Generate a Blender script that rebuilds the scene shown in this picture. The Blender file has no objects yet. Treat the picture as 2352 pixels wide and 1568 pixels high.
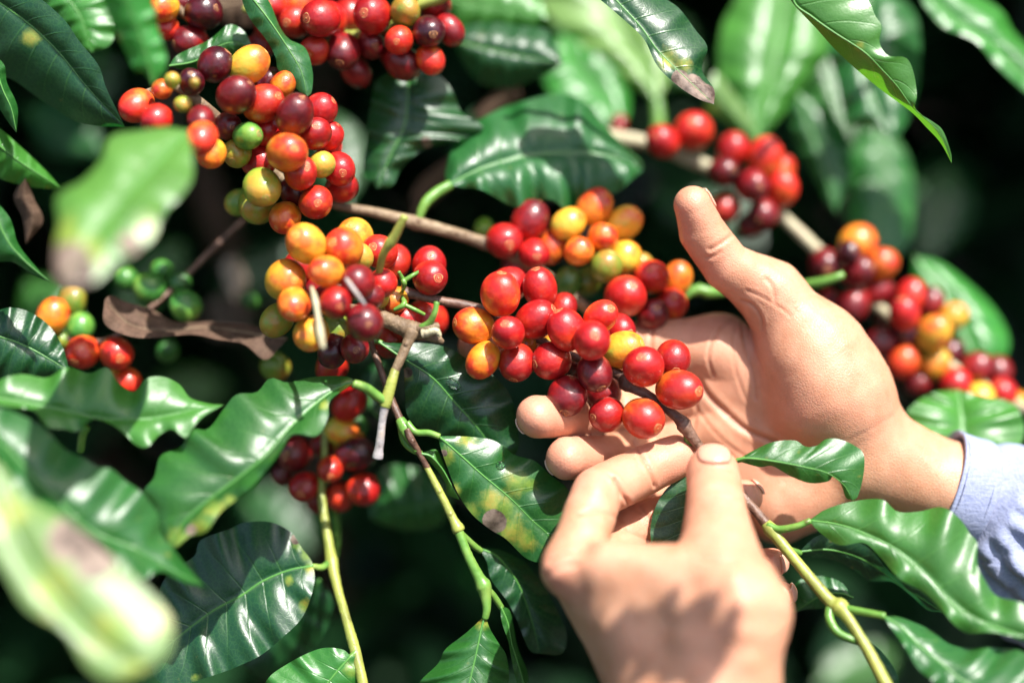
import bpy, math, random
import numpy as np
from mathutils import Vector, Matrix
random.seed(7); rng = np.random.default_rng(11)
S = bpy.context.scene
C = S.collection
# ---------------- camera, light, exposure ----------------
PITCH = math.radians(22)
CAM = np.array([0.0, 0.0, 1.30])
RT = np.array([1.0, 0.0, 0.0])
FW = np.array([0.0, math.cos(PITCH), -math.sin(PITCH)])
UP = np.array([0.0, math.sin(PITCH), math.cos(PITCH)])
D0 = 0.544                                   # focus distance (m)
cd = bpy.data.cameras.new('camera'); cam = bpy.data.objects.new('camera', cd); C.objects.link(cam)
cam.location = CAM; cam.rotation_euler = (math.pi/2 - PITCH, 0, 0)
cd.lens = 50; cd.sensor_width = 36; cd.clip_start = 0.02; cd.clip_end = 400
cd.dof.use_dof = True; cd.dof.focus_distance = D0; cd.dof.aperture_fstop = 1.6
S.camera = cam
SUN = RT*0.30 + UP*0.74 - FW*0.58; SUN /= np.linalg.norm(SUN)
W = bpy.data.worlds.new('World'); S.world = W; W.use_nodes = True
nt = W.node_tree; bg = nt.nodes['Background']; sky = nt.nodes.new('ShaderNodeTexSky')
sky.sky_type = 'NISHITA'; sky.sun_disc = False
sky.sun_elevation = math.asin(SUN[2]); sky.sun_rotation = math.atan2(SUN[0], SUN[1])
sky.dust_density = 3.0; sky.ozone_density = 1.0
nt.links.new(sky.outputs[0], bg.inputs[0]); bg.inputs[1].default_value = 0.11
sd = bpy.data.lights.new('sun', 'SUN'); sd.energy = 5.0; sd.angle = math.radians(0.5); sd.color = (1.0, 0.965, 0.91)
sun = bpy.data.objects.new('sun', sd); C.objects.link(sun)
sun.rotation_euler = Vector(SUN).to_track_quat('Z', 'Y').to_euler()
S.view_settings.view_transform = 'Standard'; S.view_settings.look = 'None'
S.view_settings.exposure = 1.05; S.view_settings.gamma = 1.0
S.render.engine = 'CYCLES'

# ---------------- helpers ----------------
# a measured point of the photograph (2352 px wide) and its distance in mm beyond the focus plane -> metres in the camera's frame
def cf(x, y, z=0.0):
    d = D0 + z/1000.0
    k = d*0.36/1176.0
    return np.array([(x-1176)*k, -(y-784)*k, d])
def w(p):                                     # camera frame (right, up, ahead) -> world
    p = np.asarray(p, float)
    return CAM + p[..., 0:1]*RT + p[..., 1:2]*UP + p[..., 2:3]*FW
def wl(p): return w(np.asarray(p)[None])[0]
def px(r, z=0.0): return r*(D0+z/1000.0)*0.36/1176.0

def newmat(name):
    m = bpy.data.materials.new(name); m.use_nodes = True
    n = m.node_tree.nodes; l = m.node_tree.links
    return m, n, l, n['Principled BSDF']
def node(n, t, **kw):
    o = n.new(t)
    for k, v in kw.items():
        if k.startswith('i_'):
            o.inputs[int(k[2:])].default_value = v
        else: setattr(o, k, v)
    return o
def math_(n, l, op, a, b=None, c=None, clamp=False):
    o = n.new('ShaderNodeMath'); o.operation = op; o.use_clamp = clamp
    for i, v in enumerate((a, b, c)):
        if v is None: continue
        if isinstance(v, (int, float)): o.inputs[i].default_value = v
        else: l.new(v, o.inputs[i])
    return o.outputs[0]
def mix_(n, l, f, a, b, typ='RGBA', blend='MIX'):
    o = n.new('ShaderNodeMix'); o.data_type = typ
    if typ == 'RGBA': o.blend_type = blend; ia, ib, out = 6, 7, 2
    else: ia, ib, out = 2, 3, 0
    for i, v in ((0, f), (ia, a), (ib, b)):
        if isinstance(v, (int, float)): o.inputs[i].default_value = v
        elif isinstance(v, tuple): o.inputs[i].default_value = v if len(v) == 4 else v+(1,)
        else: l.new(v, o.inputs[i])
    return o.outputs[out]
def ramp_(n, l, f, stops):
    o = n.new('ShaderNodeValToRGB'); e = o.color_ramp.elements
    e[0].position, e[0].color = stops[0][0], tuple(stops[0][1])+(1,)
    e[1].position, e[1].color = stops[1][0], tuple(stops[1][1])+(1,)
    for p, c in stops[2:]:
        q = e.new(p); q.color = tuple(c)+(1,)
    l.new(f, o.inputs[0]); return o.outputs[0]
def noise_(n, l, scale, vec=None, detail=3, rough=0.55):
    o = n.new('ShaderNodeTexNoise'); o.inputs['Scale'].default_value = scale
    o.inputs['Detail'].default_value = detail; o.inputs['Roughness'].default_value = rough
    if vec is not None: l.new(vec, o.inputs['Vector'])
    return o.outputs[0]
def bump_(n, l, h, dist, strength=1.0, normal=None):
    o = n.new('ShaderNodeBump'); o.inputs['Strength'].default_value = strength
    o.inputs['Distance'].default_value = dist; l.new(h, o.inputs['Height'])
    if normal is not None: l.new(normal, o.inputs['Normal'])
    return o.outputs[0]

def mesh(name, V, F, mat=None, smooth=True):
    me = bpy.data.meshes.new(name)
    me.from_pydata([tuple(v) for v in V], [], [tuple(int(i) for i in f) for f in F])
    if smooth: me.shade_smooth()
    if mat: me.materials.append(mat)
    me.update(); return me
def fastmesh(name, V, Q, mat=None):
    me = bpy.data.meshes.new(name)
    me.vertices.add(len(V)); me.vertices.foreach_set('co', np.asarray(V, np.float32).ravel())
    me.loops.add(len(Q)*4); me.loops.foreach_set('vertex_index', np.asarray(Q, np.int32).ravel())
    me.polygons.add(len(Q)); me.polygons.foreach_set('loop_start', np.arange(0, len(Q)*4, 4, dtype=np.int32))
    me.update(calc_edges=True); me.validate(); me.shade_smooth()
    if mat: me.materials.append(mat)
    return me
def ob(name, me, parent=None):
    o = bpy.data.objects.new(name, me); C.objects.link(o)
    if parent is not None:
        o.parent = parent
        o.matrix_parent_inverse = Matrix.Identity(4)
        o.location = Vector((0, 0, 0)) - top_loc(parent)
    return o
def top_loc(p):
    l = Vector((0, 0, 0))
    while p is not None: l = l + p.location; p = p.parent
    return l
def thing(name, label, cat, loc, group=None):
    o = bpy.data.objects.new(name, None); C.objects.link(o); o.location = Vector(loc)
    o.empty_display_size = 0.02
    o['label'] = label; o['category'] = cat
    if group: o['group'] = group
    return o
def tagobj(o, label, cat, group=None):
    o['label'] = label; o['category'] = cat
    if group: o['group'] = group
    return o

def cat_rom(P, n):
    """resample a polyline through control points, evenly by arc length, n points"""
    P = np.asarray(P, float)
    if len(P) == 2:
        t = np.linspace(0, 1, n)[:, None]; return P[0]*(1-t)+P[1]*t
    Q = np.vstack([2*P[0]-P[1], P, 2*P[-1]-P[-2]])
    out = []
    for i in range(len(P)-1):
        p0, p1, p2, p3 = Q[i], Q[i+1], Q[i+2], Q[i+3]
        t = np.linspace(0, 1, 16, endpoint=False)[:, None]
        out.append(0.5*((2*p1)+(-p0+p2)*t+(2*p0-5*p1+4*p2-p3)*t*t+(-p0+3*p1-3*p2+p3)*t**3))
    out = np.vstack(out+[P[-1:]])
    s = np.r_[0, np.cumsum(np.linalg.norm(np.diff(out[:, :3], axis=0), axis=1)+1e-9)]
    u = np.linspace(0, s[-1], n)
    return np.stack([np.interp(u, s, out[:, k]) for k in range(out.shape[1])], 1)

def tube_geo(P, R, seg=10, jit=0.0, flat=1.0):
    """tube through camera-frame or world points P with radii R; returns V,F"""
    n = len(P); T = np.gradient(P, axis=0); T /= np.linalg.norm(T, axis=1)[:, None]+1e-12
    a = np.array([0.3, 0.5, 0.81]); V = []; F = []
    N = np.cross(T[0], a); N /= np.linalg.norm(N)
    for i in range(n):
        N = N - T[i]*N.dot(T[i]); N /= np.linalg.norm(N); B = np.cross(T[i], N)
        for k in range(seg):
            th = 2*math.pi*k/seg
            r = R[i]*(1+jit*(random.random()-0.5))
            V.append(P[i]+r*(math.cos(th)*N+flat*math.sin(th)*B))
    for i in range(n-1):
        for k in range(seg):
            k2 = (k+1) % seg
            F.append((i*seg+k, i*seg+k2, (i+1)*seg+k2, (i+1)*seg+k))
    V.append(P[0]-T[0]*R[0]*0.3); V.append(P[-1]+T[-1]*R[-1]*0.3)
    for k in range(seg):
        F.append((n*seg, (k+1) % seg, k)); F.append((n*seg+1, (n-1)*seg+k, (n-1)*seg+(k+1) % seg))
    return V, F
def stem(parent, pts, mat, name='stem', n=None, jit=0.07, seg=12, nodes=()):
    """pts: (x, y, z mm, radius px)"""
    A = np.array([list(cf(p[0], p[1], p[2]))+[px(p[3], p[2])] for p in pts])
    n = n or max(10, int(len(pts)*10))
    Q = cat_rom(A, n); P = w(Q[:, :3]); R = Q[:, 3].copy()
    for (x, y, z, g) in nodes:
        c = wl(cf(x, y, z)); d = np.linalg.norm(P-c, axis=1); R *= 1+g*np.exp(-(d/0.0022)**2)
    V, F = tube_geo(P, R, seg, jit)
    o = ob(name, mesh(name, V, F, mat), parent)
    return o, P
# ---------------- materials ----------------
def leaf_material(name, transl=0.28, rough=0.38, dead=False):
    m, n, l, b = newmat(name)
    info = n.new('ShaderNodeObjectInfo')
    uv = n.new('ShaderNodeUVMap'); uv.uv_map = 'leafmap'
    sp = n.new('ShaderNodeSeparateXYZ'); l.new(uv.outputs[0], sp.inputs[0])
    tc = n.new('ShaderNodeTexCoord')
    u = sp.outputs[0]; v = math_(n, l, 'ABSOLUTE', math_(n, l, 'SUBTRACT', math_(n, l, 'MULTIPLY', sp.outputs[1], 2.0), 1.0))
    wob = noise_(n, l, 120, tc.outputs['Object'], 2)
    t = math_(n, l, 'MULTIPLY', math_(n, l, 'SUBTRACT', u, math_(n, l, 'MULTIPLY', v, 0.12)), 9.0)
    t = math_(n, l, 'ADD', t, math_(n, l, 'MULTIPLY', wob, 0.10))
    fr = math_(n, l, 'ABSOLUTE', math_(n, l, 'SUBTRACT', math_(n, l, 'FRACT', t), 0.5))
    vein = math_(n, l, 'MULTIPLY', math_(n, l, 'MULTIPLY_ADD', fr, -18.0, 1.0, clamp=True), math_(n, l, 'SUBTRACT', 1.0, v, clamp=True))
    mid = math_(n, l, 'MULTIPLY_ADD', v, -30.0, 1.10, clamp=True)
    vm = math_(n, l, 'MAXIMUM', math_(n, l, 'MULTIPLY', vein, 0.75), mid)
    # small net of veins
    vo = n.new('ShaderNodeTexVoronoi'); vo.feature = 'DISTANCE_TO_EDGE'; vo.inputs['Scale'].default_value = 520
    l.new(tc.outputs['Object'], vo.inputs['Vector'])
    net = math_(n, l, 'MULTIPLY_ADD', vo.outputs['Distance'], -9.0, 1.0, clamp=True)
    nz = noise_(n, l, 38, tc.outputs['Object'], 4)
    var = math_(n, l, 'MULTIPLY_ADD', nz, 0.9, 0.55)
    hs = n.new('ShaderNodeHueSaturation'); l.new(info.outputs['Color'], hs.inputs['Color']); l.new(var, hs.inputs['Value'])
    l.new(math_(n, l, 'MULTIPLY_ADD', info.outputs['Random'], 0.03, 0.485), hs.inputs['Hue'])
    col = hs.outputs[0]
    lite = mix_(n, l, 0.62, col, (0.10, 0.28, 0.06) if not dead else (0.42, 0.30, 0.19))
    col = mix_(n, l, math_(n, l, 'MULTIPLY', vm, 0.75), col, lite)
    col = mix_(n, l, math_(n, l, 'MULTIPLY', net, 0.20), col, lite)
    st = n.new('ShaderNodeAttribute'); st.attribute_name = 'stain'
    ss = n.new('ShaderNodeSeparateColor'); l.new(st.outputs['Color'], ss.inputs[0])
    n2 = noise_(n, l, 135, tc.outputs['Object'], 5, 0.65)
    yel = math_(n, l, 'MULTIPLY_ADD', math_(n, l, 'ADD', math_(n, l, 'MULTIPLY', ss.outputs[0], 1.15), math_(n, l, 'MULTIPLY', n2, 1.9)), 1.25, -1.55, clamp=True)
    bro = math_(n, l, 'MULTIPLY_ADD', math_(n, l, 'ADD', math_(n, l, 'MULTIPLY', ss.outputs[1], 1.6), math_(n, l, 'MULTIPLY', n2, 0.7)), 6.0, -6.0, clamp=True)
    ycol = ramp_(n, l, n2, [(0.45, (0.24, 0.36, 0.05)), (0.72, (0.50, 0.36, 0.06))])
    bcol = ramp_(n, l, n2, [(0.35, (0.05, 0.025, 0.015)), (0.62, (0.30, 0.22, 0.17))])
    col = mix_(n, l, math_(n, l, 'MULTIPLY', yel, math_(n, l, 'MULTIPLY_ADD', vm, -0.5, 0.8)), col, ycol)
    col = mix_(n, l, bro, col, bcol)
    if dead:
        dn = noise_(n, l, 260, tc.outputs['Object'], 5, 0.7)
        col = mix_(n, l, math_(n, l, 'MULTIPLY_ADD', dn, 2.2, -0.8, clamp=True), col, (0.045, 0.028, 0.018))
    # tiny pale specks of dust
    dv = n.new('ShaderNodeTexVoronoi'); dv.inputs['Scale'].default_value = 170; l.new(tc.outputs['Object'], dv.inputs['Vector'])
    dust = math_(n, l, 'MULTIPLY_ADD', dv.outputs['Distance'], -22.0, 1.15, clamp=True)
    dust = math_(n, l, 'MULTIPLY', dust, math_(n, l, 'GREATER_THAN', noise_(n, l, 60, tc.outputs['Object'], 1), 0.55))
    col = mix_(n, l, math_(n, l, 'MULTIPLY', dust, 0.45), col, (0.5, 0.5, 0.38))
    l.new(col, b.inputs['Base Color'])
    rn = noise_(n, l, 90, tc.outputs['Object'], 4)
    if dead: b.inputs['Roughness'].default_value = 0.75; b.inputs['Specular IOR Level'].default_value = 0.2
    else:
        r = math_(n, l, 'MULTIPLY_ADD', rn, 0.22, rough-0.08)
        r = math_(n, l, 'ADD', r, math_(n, l, 'MULTIPLY', bro, 0.3))
        l.new(r, b.inputs['Roughness']); b.inputs['Specular IOR Level'].default_value = 0.9
    # relief: fine cross ripples, veins, net
    wv = noise_(n, l, 420, tc.outputs['Object'], 3)
    h = math_(n, l, 'ADD', math_(n, l, 'MULTIPLY', wv, 0.17), math_(n, l, 'MULTIPLY', net, -0.03))
    h = math_(n, l, 'ADD', h, math_(n, l, 'MULTIPLY', vein, -0.25))
    h = math_(n, l, 'ADD', h, math_(n, l, 'MULTIPLY', noise_(n, l, 75, tc.outputs['Object'], 2), 0.35))
    nb = bump_(n, l, h, 0.0008, 0.8 if not dead else 1.0); l.new(nb, b.inputs['Normal'])
    tr = n.new('ShaderNodeBsdfTranslucent'); l.new(nb, tr.inputs['Normal'])
    tcol = n.new('ShaderNodeHueSaturation'); tcol.inputs['Hue'].default_value = 0.487; tcol.inputs['Saturation'].default_value = 1.1
    tcol.inputs['Value'].default_value = 2.8 if not dead else 0.8
    l.new(col, tcol.inputs['Color']); l.new(tcol.outputs[0], tr.inputs['Color'])
    ms = n.new('ShaderNodeMixShader'); ms.inputs[0].default_value = transl if not dead else 0.08
    l.new(b.outputs[0], ms.inputs[1]); l.new(tr.outputs[0], ms.inputs[2])
    l.new(ms.outputs[0], n['Material Output'].inputs['Surface'])
    return m
M_LEAF = leaf_material('coffee_leaf')
M_DEAD = leaf_material('dried_leaf', dead=True)
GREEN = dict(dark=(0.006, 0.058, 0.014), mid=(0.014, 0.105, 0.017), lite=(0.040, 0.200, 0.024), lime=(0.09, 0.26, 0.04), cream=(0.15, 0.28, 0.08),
             pale=(0.18, 0.30, 0.08), dead=(0.11, 0.068, 0.044), palespot=(0.55, 0.45, 0.34), deep=(0.007, 0.042, 0.016))

def rib_material():
    m, n, l, b = newmat('leaf_rib'); info = n.new('ShaderNodeObjectInfo')
    tc = n.new('ShaderNodeTexCoord'); nz = noise_(n, l, 200, tc.outputs['Object'])
    c = mix_(n, l, nz, (0.035, 0.17, 0.03), (0.12, 0.29, 0.06))
    l.new(c, b.inputs['Base Color']); b.inputs['Roughness'].default_value = 0.4
    return m
M_RIB = rib_material()

def stem_material(name, c1, c2, c3, rough, sc=260, bump=0.0006):
    m, n, l, b = newmat(name); tc = n.new('ShaderNodeTexCoord')
    mp = n.new('ShaderNodeMapping'); l.new(tc.outputs['Object'], mp.inputs['Vector'])
    nz = noise_(n, l, sc, mp.outputs[0], 5, 0.65); big = noise_(n, l, 55, mp.outputs[0], 2)
    f = math_(n, l, 'MULTIPLY_ADD', math_(n, l, 'ADD', math_(n, l, 'MULTIPLY', nz, 0.5), math_(n, l, 'MULTIPLY', big, 0.5)), 2.4, -0.7, clamp=True)
    c = ramp_(n, l, f, [(0.0, c1), (0.5, c2), (1.0, c3)])
    vo = n.new('ShaderNodeTexVoronoi'); vo.inputs['Scale'].default_value = 210; l.new(tc.outputs['Object'], vo.inputs['Vector'])
    spot = math_(n, l, 'MULTIPLY', math_(n, l, 'MULTIPLY_ADD', vo.outputs['Distance'], -7.0, 1.6, clamp=True), math_(n, l, 'GREATER_THAN', noise_(n, l, 80, tc.outputs['Object'], 1), 0.5))
    c = mix_(n, l, math_(n, l, 'MULTIPLY', spot, 0.6), c, (0.10, 0.055, 0.03))
    l.new(c, b.inputs['Base Color']); b.inputs['Roughness'].default_value = rough
    l.new(bump_(n, l, math_(n, l, 'ADD', nz, math_(n, l, 'MULTIPLY', spot, 0.5)), bump, 1.0), b.inputs['Normal'])
    return m
M_BARK = stem_material('bark', (0.075, 0.045, 0.025), (0.20, 0.135, 0.075), (0.36, 0.29, 0.18), 0.6, 330, 0.0009)
M_BARKD = stem_material('dark_bark', (0.035, 0.018, 0.014), (0.12, 0.062, 0.040), (0.26, 0.15, 0.10), 0.45, 300, 0.0007)
M_GREEN = stem_material('green_twig', (0.05, 0.15, 0.025), (0.11, 0.25, 0.04), (0.22, 0.33, 0.07), 0.38, 150, 0.0004)
M_YELL = stem_material('yellow_twig', (0.14, 0.13, 0.04), (0.27, 0.31, 0.06), (0.38, 0.36, 0.08), 0.42, 170, 0.0005)
M_GREY = stem_material('grey_twig', (0.16, 0.13, 0.12), (0.36, 0.33, 0.33), (0.40, 0.28, 0.15), 0.55, 220, 0.0006)
M_PALE = stem_material('pale_twig', (0.28, 0.25, 0.14), (0.42, 0.38, 0.24), (0.34, 0.22, 0.15), 0.5, 150, 0.0006)

def cherry_material(name, c_stalk, c_mid, c_tip, rough=0.40):
    m, n, l, b = newmat(name); tc = n.new('ShaderNodeTexCoord'); info = n.new('ShaderNodeObjectInfo')
    sp = n.new('ShaderNodeSeparateXYZ'); l.new(tc.outputs['Object'], sp.inputs[0])
    vadd = n.new('ShaderNodeVectorMath'); vadd.operation = 'ADD'; l.new(tc.outputs['Object'], vadd.inputs[0])
    cmb = n.new('ShaderNodeCombineXYZ')
    for i, k in enumerate((37.0, 91.0, 53.0)): l.new(math_(n, l, 'MULTIPLY', info.outputs['Random'], k), cmb.inputs[i])
    l.new(cmb.outputs[0], vadd.inputs[1]); vec = vadd.outputs[0]
    big = noise_(n, l, 1.1, vec, 2); fine = noise_(n, l, 7.0, vec, 6, 0.7)
    g = math_(n, l, 'MULTIPLY_ADD', sp.outputs[2], 0.30, 0.5)
    g = math_(n, l, 'ADD', g, math_(n, l, 'MULTIPLY_ADD', big, 1.7, -0.85))
    g = math_(n, l, 'ADD', g, math_(n, l, 'MULTIPLY_ADD', fine, 0.36, -0.18), clamp=True)
    c = ramp_(n, l, g, [(0.08, c_stalk), (0.5, c_mid), (0.92, c_tip)])
    hs = n.new('ShaderNodeHueSaturation'); l.new(c, hs.inputs['Color'])
    l.new(math_(n, l, 'MULTIPLY_ADD', info.outputs['Random'], 0.50, 0.60), hs.inputs['Value'])
    # pale pores
    vo = n.new('ShaderNodeTexVoronoi'); vo.inputs['Scale'].default_value = 5.5; l.new(vec, vo.inputs['Vector'])
    pore = math_(n, l, 'MULTIPLY', math_(n, l, 'MULTIPLY_ADD', vo.outputs['Distance'], -14.0, 1.1, clamp=True),
                 math_(n, l, 'GREATER_THAN', noise_(n, l, 3.0, vec, 1), 0.52))
    pale = mix_(n, l, 0.6, hs.outputs[0], (0.75, 0.50, 0.25))
    c2 = mix_(n, l, math_(n, l, 'MULTIPLY', pore, 0.65), hs.outputs[0], pale)
    # thin dry brown scuffs
    sc = math_(n, l, 'MULTIPLY_ADD', noise_(n, l, 2.2, vec, 6, 0.75), 12.0, -8.1, clamp=True)
    c2 = mix_(n, l, math_(n, l, 'MULTIPLY', sc, 0.7), c2, (0.30, 0.15, 0.06))
    # dark foot where the stalk joins and a tan rim near the scar
    l.new(c2, b.inputs['Base Color'])
    r = math_(n, l, 'MULTIPLY_ADD', noise_(n, l, 4.0, vec, 4), 0.16, rough-0.07)
    r = math_(n, l, 'ADD', r, math_(n, l, 'MULTIPLY', sc, 0.35))
    l.new(r, b.inputs['Roughness']); b.inputs['Specular IOR Level'].default_value = 0.5
    b.inputs['Coat Weight'].default_value = 0.35; b.inputs['Coat Roughness'].default_value = 0.13
    b.inputs['Subsurface Weight'].default_value = 0.08; b.inputs['Subsurface Radius'].default_value = (1.0, 0.35, 0.15)
    b.inputs['Subsurface Scale'].default_value = 0.0016
    h = math_(n, l, 'ADD', math_(n, l, 'MULTIPLY', noise_(n, l, 3.0, vec, 3), 1.0), math_(n, l, 'MULTIPLY', fine, 0.22))
    l.new(bump_(n, l, h, 0.00035, 0.8), b.inputs['Normal'])
    return m
M_CH = {
 'R': cherry_material('red_cherry_skin', (0.64, 0.040, 0.012), (0.50, 0.010, 0.008), (0.33, 0.005, 0.008)),
 'B': cherry_material('bright_red_cherry_skin', (0.76, 0.17, 0.018), (0.66, 0.040, 0.012), (0.52, 0.012, 0.010)),
 'D': cherry_material('dark_red_cherry_skin', (0.38, 0.010, 0.008), (0.20, 0.004, 0.007), (0.10, 0.003, 0.007)),
 'P': cherry_material('purple_cherry_skin', (0.16, 0.006, 0.008), (0.075, 0.004, 0.009), (0.035, 0.004, 0.009), 0.3),
 'O': cherry_material('orange_cherry_skin', (0.66, 0.34, 0.025), (0.78, 0.20, 0.014), (0.64, 0.035, 0.012)),
 'Y': cherry_material('yellow_cherry_skin', (0.42, 0.42, 0.045), (0.78, 0.38, 0.028), (0.74, 0.14, 0.018)),
 'L': cherry_material('lime_cherry_skin', (0.14, 0.28, 0.025), (0.26, 0.34, 0.035), (0.48, 0.26, 0.035)),
 'G': cherry_material('green_cherry_skin', (0.03, 0.14, 0.02), (0.06, 0.22, 0.03), (0.16, 0.30, 0.04)),
}
def scar_material():
    m, n, l, b = newmat('scar'); tc = n.new('ShaderNodeTexCoord')
    nz = noise_(n, l, 9.0, tc.outputs['Object'], 4); info = n.new('ShaderNodeObjectInfo')
    vl = n.new('ShaderNodeVectorMath'); vl.operation = 'LENGTH'; l.new(tc.outputs['Object'], vl.inputs[0])
    rr = math_(n, l, 'ADD', vl.outputs['Value'], math_(n, l, 'MULTIPLY_ADD', nz, 0.05, -0.025))
    k0, k1 = (0, 0, 0), (1, 1, 1)
    rm = ramp_(n, l, rr, [(0.0, k1), (0.045, k1), (0.065, k0), (0.105, k0), (0.13, k1), (0.155, k0), (0.20, k0), (0.235, k1), (0.27, k1)])
    l.new(mix_(n, l, rm, info.outputs['Color'], (0.50, 0.23, 0.09)), b.inputs['Base Color']); b.inputs['Roughness'].default_value = 0.55
    return m
M_SCAR = scar_material()

# ---------------- leaves ----------------
def leaf(parent, mid, L, R, z=(0, 0), ze=(4, 4), col='mid', spots=(), bulge=2.2, quilt=0.55, wave=1.8, mat=None, rib=True, name='leaf', nu=64, nv=13, label=None, cmul=1.0):
    """mid: points of the rib from base to tip; L, R: points of the two margins (photo px); z: mm beyond focus from base to tip;
       ze: how far each margin lies behind the rib (mm)"""
    mid = [tuple(p[:2]) for p in mid]
    def prof(P):
        return cat_rom(np.array([[p[0], p[1]] for p in P], float), nu)
    Mm, Lm, Rm = prof(mid), prof([mid[0]]+list(L)+[mid[-1]]), prof([mid[0]]+list(R)+[mid[-1]])
    u = np.linspace(0, 1, nu); zc = np.interp(u, np.linspace(0, 1, len(z)), z)
    env = np.sin(np.pi*np.clip(u, 0, 1))**0.6
    wave *= min(1.0, max(np.hypot(*(Lm-Rm).T).max()/260, 0.2))
    ph = rng.uniform(0, 6.28, 4)
    wv = lambda k: wave*env*(np.sin(u*2*np.pi*5.3+ph[k])+0.5*np.sin(u*2*np.pi*9.1+ph[k+1]))
    c3 = lambda A, zz: np.array([cf(A[i, 0], A[i, 1], zz[i]) for i in range(nu)])
    M3 = c3(Mm, zc); L3 = c3(Lm, zc+ze[0]*env+wv(0)); R3 = c3(Rm, zc+ze[1]*env+wv(2))
    wmax = min(1.0, np.linalg.norm(L3-R3, axis=1).max()/0.040); quilt *= wmax
    V = []; UV = []; vs = np.linspace(-1, 1, 2*nv-1)
    for v in vs:
        a = abs(v); E = L3 if v < 0 else R3
        # margins follow the outline closely near the edge, curve gently near the rib
        P = M3*(1-a)+E*a
        wd = np.linalg.norm(E-M3, axis=1)
        lift = bulge*0.001*np.sin(np.pi*min(1, a)**0.8)*np.clip(wd/0.02, 0, 1)
        tt = 9*(u-0.12*a)
        q = 0.5*quilt*0.001*(np.abs(np.sin(np.pi*(tt+0.5)))**0.7-0.6)*np.clip(a*5, 0, 1)*np.clip((1-a)*3.5, 0, 1)*env*np.clip(wd/0.015, 0, 1)
        P = P.copy(); P[:, 2] -= lift+q
        V.append(w(P)); UV.append(np.stack([u, np.full(nu, (v+1)/2)], 1))
    V = np.array(V); UV = np.array(UV); m = len(vs)
    idx = np.arange(m*nu).reshape(m, nu)
    Q = np.stack([idx[:-1, :-1], idx[:-1, 1:], idx[1:, 1:], idx[1:, :-1]], -1).reshape(-1, 4)
    base = V[m//2, 0]
    Vf = V.reshape(-1, 3)-base
    me = fastmesh(name, Vf, Q, mat or M_LEAF)
    uvl = me.uv_layers.new(name='leafmap')
    li = np.zeros(len(me.loops), np.int32); me.loops.foreach_get('vertex_index', li)
    uvl.data.foreach_set('uv', UV.reshape(-1, 2)[li].astype(np.float32).ravel())
    st = np.zeros((m*nu, 4), np.float32); st[:, 3] = 1
    if spots:
        XY = np.array([(Lm*(-v)+Mm*(1+v)) if v < 0 else (Rm*v+Mm*(1-v)) for v in vs]).reshape(-1, 2)
        for (sx, sy, sr, k) in spots:
            d = np.hypot(XY[:, 0]-sx, XY[:, 1]-sy)/sr
            g = np.exp(-d**2*1.2) if k == 'y' else np.clip(1.5-d*1.0, 0, 1)
            c = 0 if k == 'y' else 1
            st[:, c] = np.maximum(st[:, c], g)
    at = me.color_attributes.new('stain', 'FLOAT_COLOR', 'POINT'); at.data.foreach_set('color', st.ravel())
    o = ob(name, me, parent); o.location = Vector(base)-(top_loc(parent) if parent else Vector((0, 0, 0)))
    cc = GREEN[col]; o.color = (cc[0]*cmul, cc[1]*cmul, cc[2]*cmul, 1)
    if label: o['label'] = label
    if rib:
        Pm = V[m//2][: int(nu*0.97)]
        k = px(3.0, z[0]); Rr = np.linspace(k, k*0.22, len(Pm))
        Vt, Ft = tube_geo(Pm-base, Rr, 8, 0.0)
        r = ob('midrib', mesh('midrib', Vt, Ft, M_BARK if mat is M_DEAD else M_RIB), o); r.location = (0, 0, 0)
    return o
def petiole(parent, pts, mat=None, r=7):
    return stem(parent, [(p[0], p[1], p[2], (p[3] if len(p) > 3 else r)) for p in pts], mat or M_GREEN, name='petiole', n=24, jit=0.03, seg=10)[0]

# ---------------- cherries ----------------
def cherry_mesh(code, k):
    r2 = random.Random(k*17+3)
    nr, ns = 22, 30; V = []; F = []
    e1 = r2.uniform(0.97, 1.03); elong = 1.07+0.075*k
    for i in range(nr+1):
        th = math.pi*i/nr
        for j in range(ns):
            ph = 2*math.pi*j/ns
            x = math.sin(th)*math.cos(ph)*e1; y = math.sin(th)*math.sin(ph)/e1; z = math.cos(th)
            rr = 0.97+(0.020*math.sin(2*ph+k)+0.012*math.sin(3*ph+2*k))*math.sin(th)+0.012*math.sin(2.3*th+ph+k)
            f = 1.0-0.05*math.exp(-(th/0.34)**2)-0.07*math.exp(-((math.pi-th)/0.30)**2)
            V.append((x*rr, y*rr, z*elong*f))
    for i in range(nr):
        for j in range(ns):
            j2 = (j+1) % ns; F.append((i*ns+j, (i+1)*ns+j, (i+1)*ns+j2, i*ns+j2))
    return mesh('cherry', V, F, M_CH[code])
CH_MESH = {}
def scar_mesh():
    V = []; F = []; ns = 20
    prof = [(0.0, 0.018), (0.045, 0.022), (0.075, 0.006), (0.10, -0.012), (0.135, 0.014), (0.165, 0.004), (0.20, -0.004), (0.235, 0.012), (0.262, 0.006), (0.28, -0.022)]
    for (r, h) in prof[1:]:
        for j in range(ns):
            a = 2*math.pi*j/ns; rr = r*(1+0.06*math.sin(3*a)+0.04*math.sin(5*a+1))
            V.append((rr*math.cos(a), rr*math.sin(a)*0.9, h-0.19*r*r))
    V.append((0, 0, 0.018)); c = len(V)-1
    n = len(prof)-1
    for i in range(n-1):
        for j in range(ns):
            j2 = (j+1) % ns; F.append((i*ns+j, (i+1)*ns+j, (i+1)*ns+j2, i*ns+j2))
    for j in range(ns): F.append((c, j, (j+1) % ns))
    return mesh('scar', V, F, M_SCAR)
SCAR = scar_mesh()
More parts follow.
